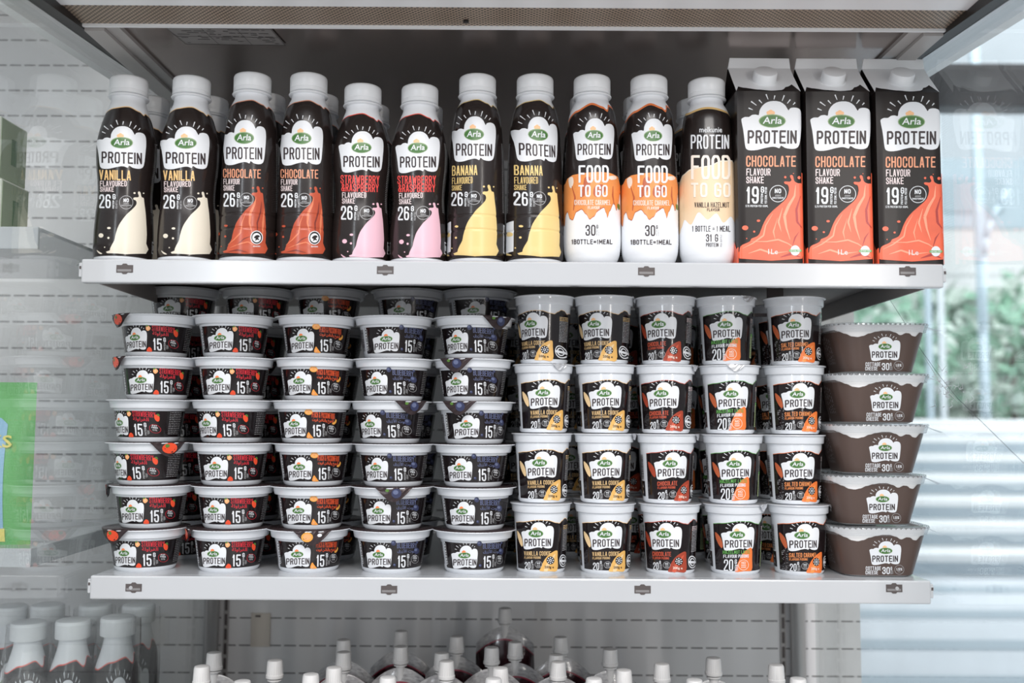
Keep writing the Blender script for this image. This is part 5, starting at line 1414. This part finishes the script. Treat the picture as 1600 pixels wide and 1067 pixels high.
# small wrapped bottles
def small_bottle():
    root = empty('small_bottle')
    prof = [(0, .025), (.004, .0275), (.01, .0285), (.09, .0285), (.12, .0275), (.138, .0262), (.152, .0215), (.163, .0180), (.169, .0168), (.175, .0165)]
    L = Lathe(prof); lathe_mesh('body', L.body(), 'bottle_white', 48, root)
    lathe_mesh('cap', [(.0215, .172), (.0222, .173), (.0222, .188), (.0212, .1905), (.018, .1915)], 'cap_white', 48, root, ribs=(.174, .187, .0002))
    A = Art(L, -.52, .25, ZB, 0, (0, 0, 1)); top = interp([(-PI, .140), (-1.2, .138), (-.4, .146), (.4, .150), (.8, .143), (1.2, .152), (2, .144), (PI, .140)])
    A.sleeve(.01, lambda a: top(a) + .0014, 'straw_edge', 0); A.sleeve(.01, top, 'label_black', 1)
    A.raw = True; sp = A.P; A.P = lambda p: (p[0], p[1])
    # same emblem, laid out in surface coordinates (y runs downwards in the drawing)
    A.P = lambda p: (p[0] / 100.0, (200 - p[1]) / 1000.0)
    A.cloud(-75, 68, 75, 128)
    A.build('label', root)
    m = MB(); nu, nv = 36, 10; v = []
    rr = random.Random(11); ph = [rr.uniform(0, 6) for _ in range(3)]
    for j in range(nv + 1):
        t = j / nv; z = .06 + .128 * t
        for i in range(nu):
            a = 2 * PI * i / nu; r = .0292 - .0035 * max(0, (t - .55)) * 1.6 + .0012 * math.sin(7 * a + ph[0]) * t + .0008 * math.sin(12 * a + 5 * t + ph[1])
            r = max(r, .0245)
            v.append((r * math.sin(a), -r * math.cos(a), z))
    m.add(v, [(j*nu+i, j*nu+(i+1) % nu, (j+1)*nu+(i+1) % nu, (j+1)*nu+i) for j in range(nv) for i in range(nu)], 'film')
    m.build('shrink_film', root, smooth=True)
    reg(root); return root
PR['small'] = small_bottle()
SM = [(185, 962, 'rightmost small wrapped bottle in the front row behind the left glass'), (115, 967, 'middle small wrapped bottle in the front row behind the left glass'), (45, 970, 'leftmost small wrapped bottle in the front row behind the left glass'),
      (217, 943, 'rightmost small wrapped bottle in the second row behind the left glass'), (150, 943, 'second small wrapped bottle from the right in the second row'), (75, 943, 'third small wrapped bottle from the right in the second row'), (18, 945, 'leftmost small wrapped bottle in the second row, at the frame edge')]
for px, py, lab in SM:
    front = py > 950
    y = .245 if front else .325
    if front: pos = at_y(px, py, y)
    else: pos = at_y(px, py, y)
    z0 = ZB - .001
    k = (pos.z - z0) / .1915
    o = place(PR['small'], (pos.x, y, z0), random.uniform(-.3, .3) + facing(pos.x, y) * .5, lab, 'bottle', 'small wrapped bottles in the neighbouring bay')
    o.scale = (1, 1, max(.9, min(1.3, k)))

# ------------------------------------------------------------------ outdoors, beyond the right glass
def outdoors():
    b = MB(); b.box(.9, 60, .9, 60, -.20, -.05, 'ground_pale'); o = b.build('ground'); tag(o, kind='structure')
    b = MB()
    for k in range(8):
        y = 1.5 + k * .42 + k * k * .045; b.box(.9, 14, y, y + .16 + .02 * k, -.049, -.044, 'ground_stripe')
    o = b.build('paving_stripe'); tag(o, 'grey stripes crossing the pale paving outside the window', 'paving', kind='stuff')
    b = MB(); b.box(2, 22, 10.45, 10.7, -.05, .12, 'kerb'); o = b.build('kerb_stone', bevel=.03); o.location.z = 1.17; tag(o, 'long white kerb in front of the hedge outside', 'kerb')
    b = MB()
    for k in range(6): b.box(2, 24, 7.4 + .5 * k, 10.4, -.05 + .19 * k, .14 + .19 * k, 'kerb')
    for k in range(6): b.box(2, 24, 7.39 + .5 * k, 7.4 + .5 * k, -.03 + .19 * k, .08 + .19 * k, 'ground_stripe')
    o = b.build('outdoor_steps'); tag(o, 'pale outdoor steps rising to the hedge, blurred behind the right glass', 'steps')
    b = MB(); b.box(1.5, 30, 10.4, 17.5, -.05, 1.12, 'ground_pale'); o = b.build('terrace'); tag(o, kind='structure')
    # hedge and trees
    rnd = random.Random(21)
    def bush(x, y, z, r, h, lab, m='leaf'):
        v, f, mi = [], [], MB()
        for _ in range(420):
            a = rnd.uniform(0, 2 * PI); t = rnd.uniform(-1, 1); q = rnd.uniform(.55, 1.0)
            c = Vector((x + r * q * math.cos(a) * math.sqrt(1 - t * t), y + r * q * math.sin(a) * math.sqrt(1 - t * t), z + h * (.5 + .5 * t * q)))
            s_ = rnd.uniform(.09, .2); u = Vector((rnd.uniform(-1, 1), rnd.uniform(-1, 1), rnd.uniform(-1, 1))).normalized(); w_ = u.orthogonal().normalized()
            mi.add([c - u * s_, c + w_ * s_ * .5, c + u * s_, c - w_ * s_ * .5], [(0, 1, 2, 3)], m if rnd.random() < .6 else 'leaf_light')
        root = empty('bush', (0, 0, 0)); mi.build('foliage', root)
        st = MB(); st.tube((x, y, 1.10), (x, y, z + h * .5), .05, .03, 'bark', 10); st.build('stem', root)
        tag(root, lab, 'bush', 'blurred green bushes outside the right glass')
    hb = MB()
    for _ in range(2600):
        c = Vector((rnd.uniform(1.8, 16), rnd.uniform(14.5, 15.2), 1.12 + rnd.uniform(0, 1) ** .8 * 2.2)); s_ = rnd.uniform(.2, .42)
        u = Vector((rnd.uniform(-1, 1), rnd.uniform(-1, 1), rnd.uniform(-1, 1))).normalized(); w_ = u.orthogonal().normalized()
        hb.add([c - u * s_, c + w_ * s_ * .6, c + u * s_, c - w_ * s_ * .6], [(0, 1, 2, 3)], 'leaf' if math.sin(c.x * 2.3) + math.sin(c.z * 3 + c.x) + rnd.uniform(-1, 1) > 0 else 'leaf_light')
    o = hb.build('hedge'); tag(o, 'long blurred green hedge outside behind the bushes', 'hedge')
    spots = [(4.9, 12.2, .1, .98, 2.5), (6.9, 12.6, .1, 1.0, 2.9), (8.9, 12.3, .1, .98, 2.6), (10.9, 12.9, .1, 1.0, 3.2), (3.0, 12.6, .1, .9, 2.7), (12.9, 12.7, .1, .98, 2.8)]
    nm = ['blurred green bush just right of the top cottage cheese tub', 'tall blurred bush seen right of the shelf end', 'blurred bush near the right frame edge outside', 'far blurred bush behind the blue post outside', 'blurred bush partly hidden behind the cottage cheese tubs', 'rightmost blurred bush beyond the frame edge']
    for s_, l in zip(spots, nm): bush(s_[0], s_[1], s_[2] + 1.12, s_[3], s_[4] * .75, l)
    # window posts and beam near the cabinet
    def post(px, y, w_, m, lab):
        x = at_y(px, 500, y).x; b = MB(); b.box(x - w_ / 2, x + w_ / 2, y, y + .06, 1.12, 7.5, m); o = b.build('window_post', bevel=.006); tag(o, lab, 'post')
    post(1452, 10.95, .08, 'post_blue', 'thin blue grey window post right of the shelf end'); post(1472, 10.93, .07, 'post_white', 'slim white window post right of the shelf end'); post(1537, 10.95, .11, 'post_blue', 'blue grey window post near the right frame edge')
    y = 3.0; z0 = at_y(1560, 166, y).z; z1 = at_y(1560, 98, y).z
    b = MB(); b.box(1.2, 4.5, y, y + .12, z0, z1, 'beam_dark'); o = b.build('door_header', bevel=.01); tag(o, 'dark horizontal beam seen through the right glass at the top', 'beam')
    # far building
    yb = 18
    za, zb = at_y(1560, 430, yb).z, at_y(1560, 250, yb).z; zc_ = at_y(1560, 190, yb).z
    root = empty('far_building', (0, yb, 0))
    b = MB(); b.box(3, 22, 0, 1, -.1, za, 'facade_white'); b.build('wall', root)
    b = MB(); b.box(3, 22, -.1, 1, za + .9, zb, 'facade'); b.build('upper_floor', root)
    b = MB(); b.box(3, 22, -.05, 1, za, za + .9, 'facade_white'); b.build('balcony', root)
    for k in range(9):
        b = MB(); xx = 4.5 + k * 1.9; b.box(xx, xx + 1.2, -.14, -.1, za + 1.2, zb - .4, 'post_blue'); b.build('window', root)
    tag(root, 'pale blurred building across the street outside', 'building')
    # curved dark lamp arm
    b = MB(); pts = [at_y(px, py, 10.8) for px, py in ((1574, 298), (1560, 322), (1548, 345), (1541, 372), (1538, 400), (1536, 520))]
    pts.append(Vector((pts[-1].x, 10.8, 1.12)))
    for p, q in zip(pts, pts[1:]): b.tube(p, q, .035, .035, 'post_blue', 8)
    o = b.build('street_lamp', smooth=True); tag(o, 'thin curved grey lamp arm outside near the right frame edge', 'lamp')
outdoors()
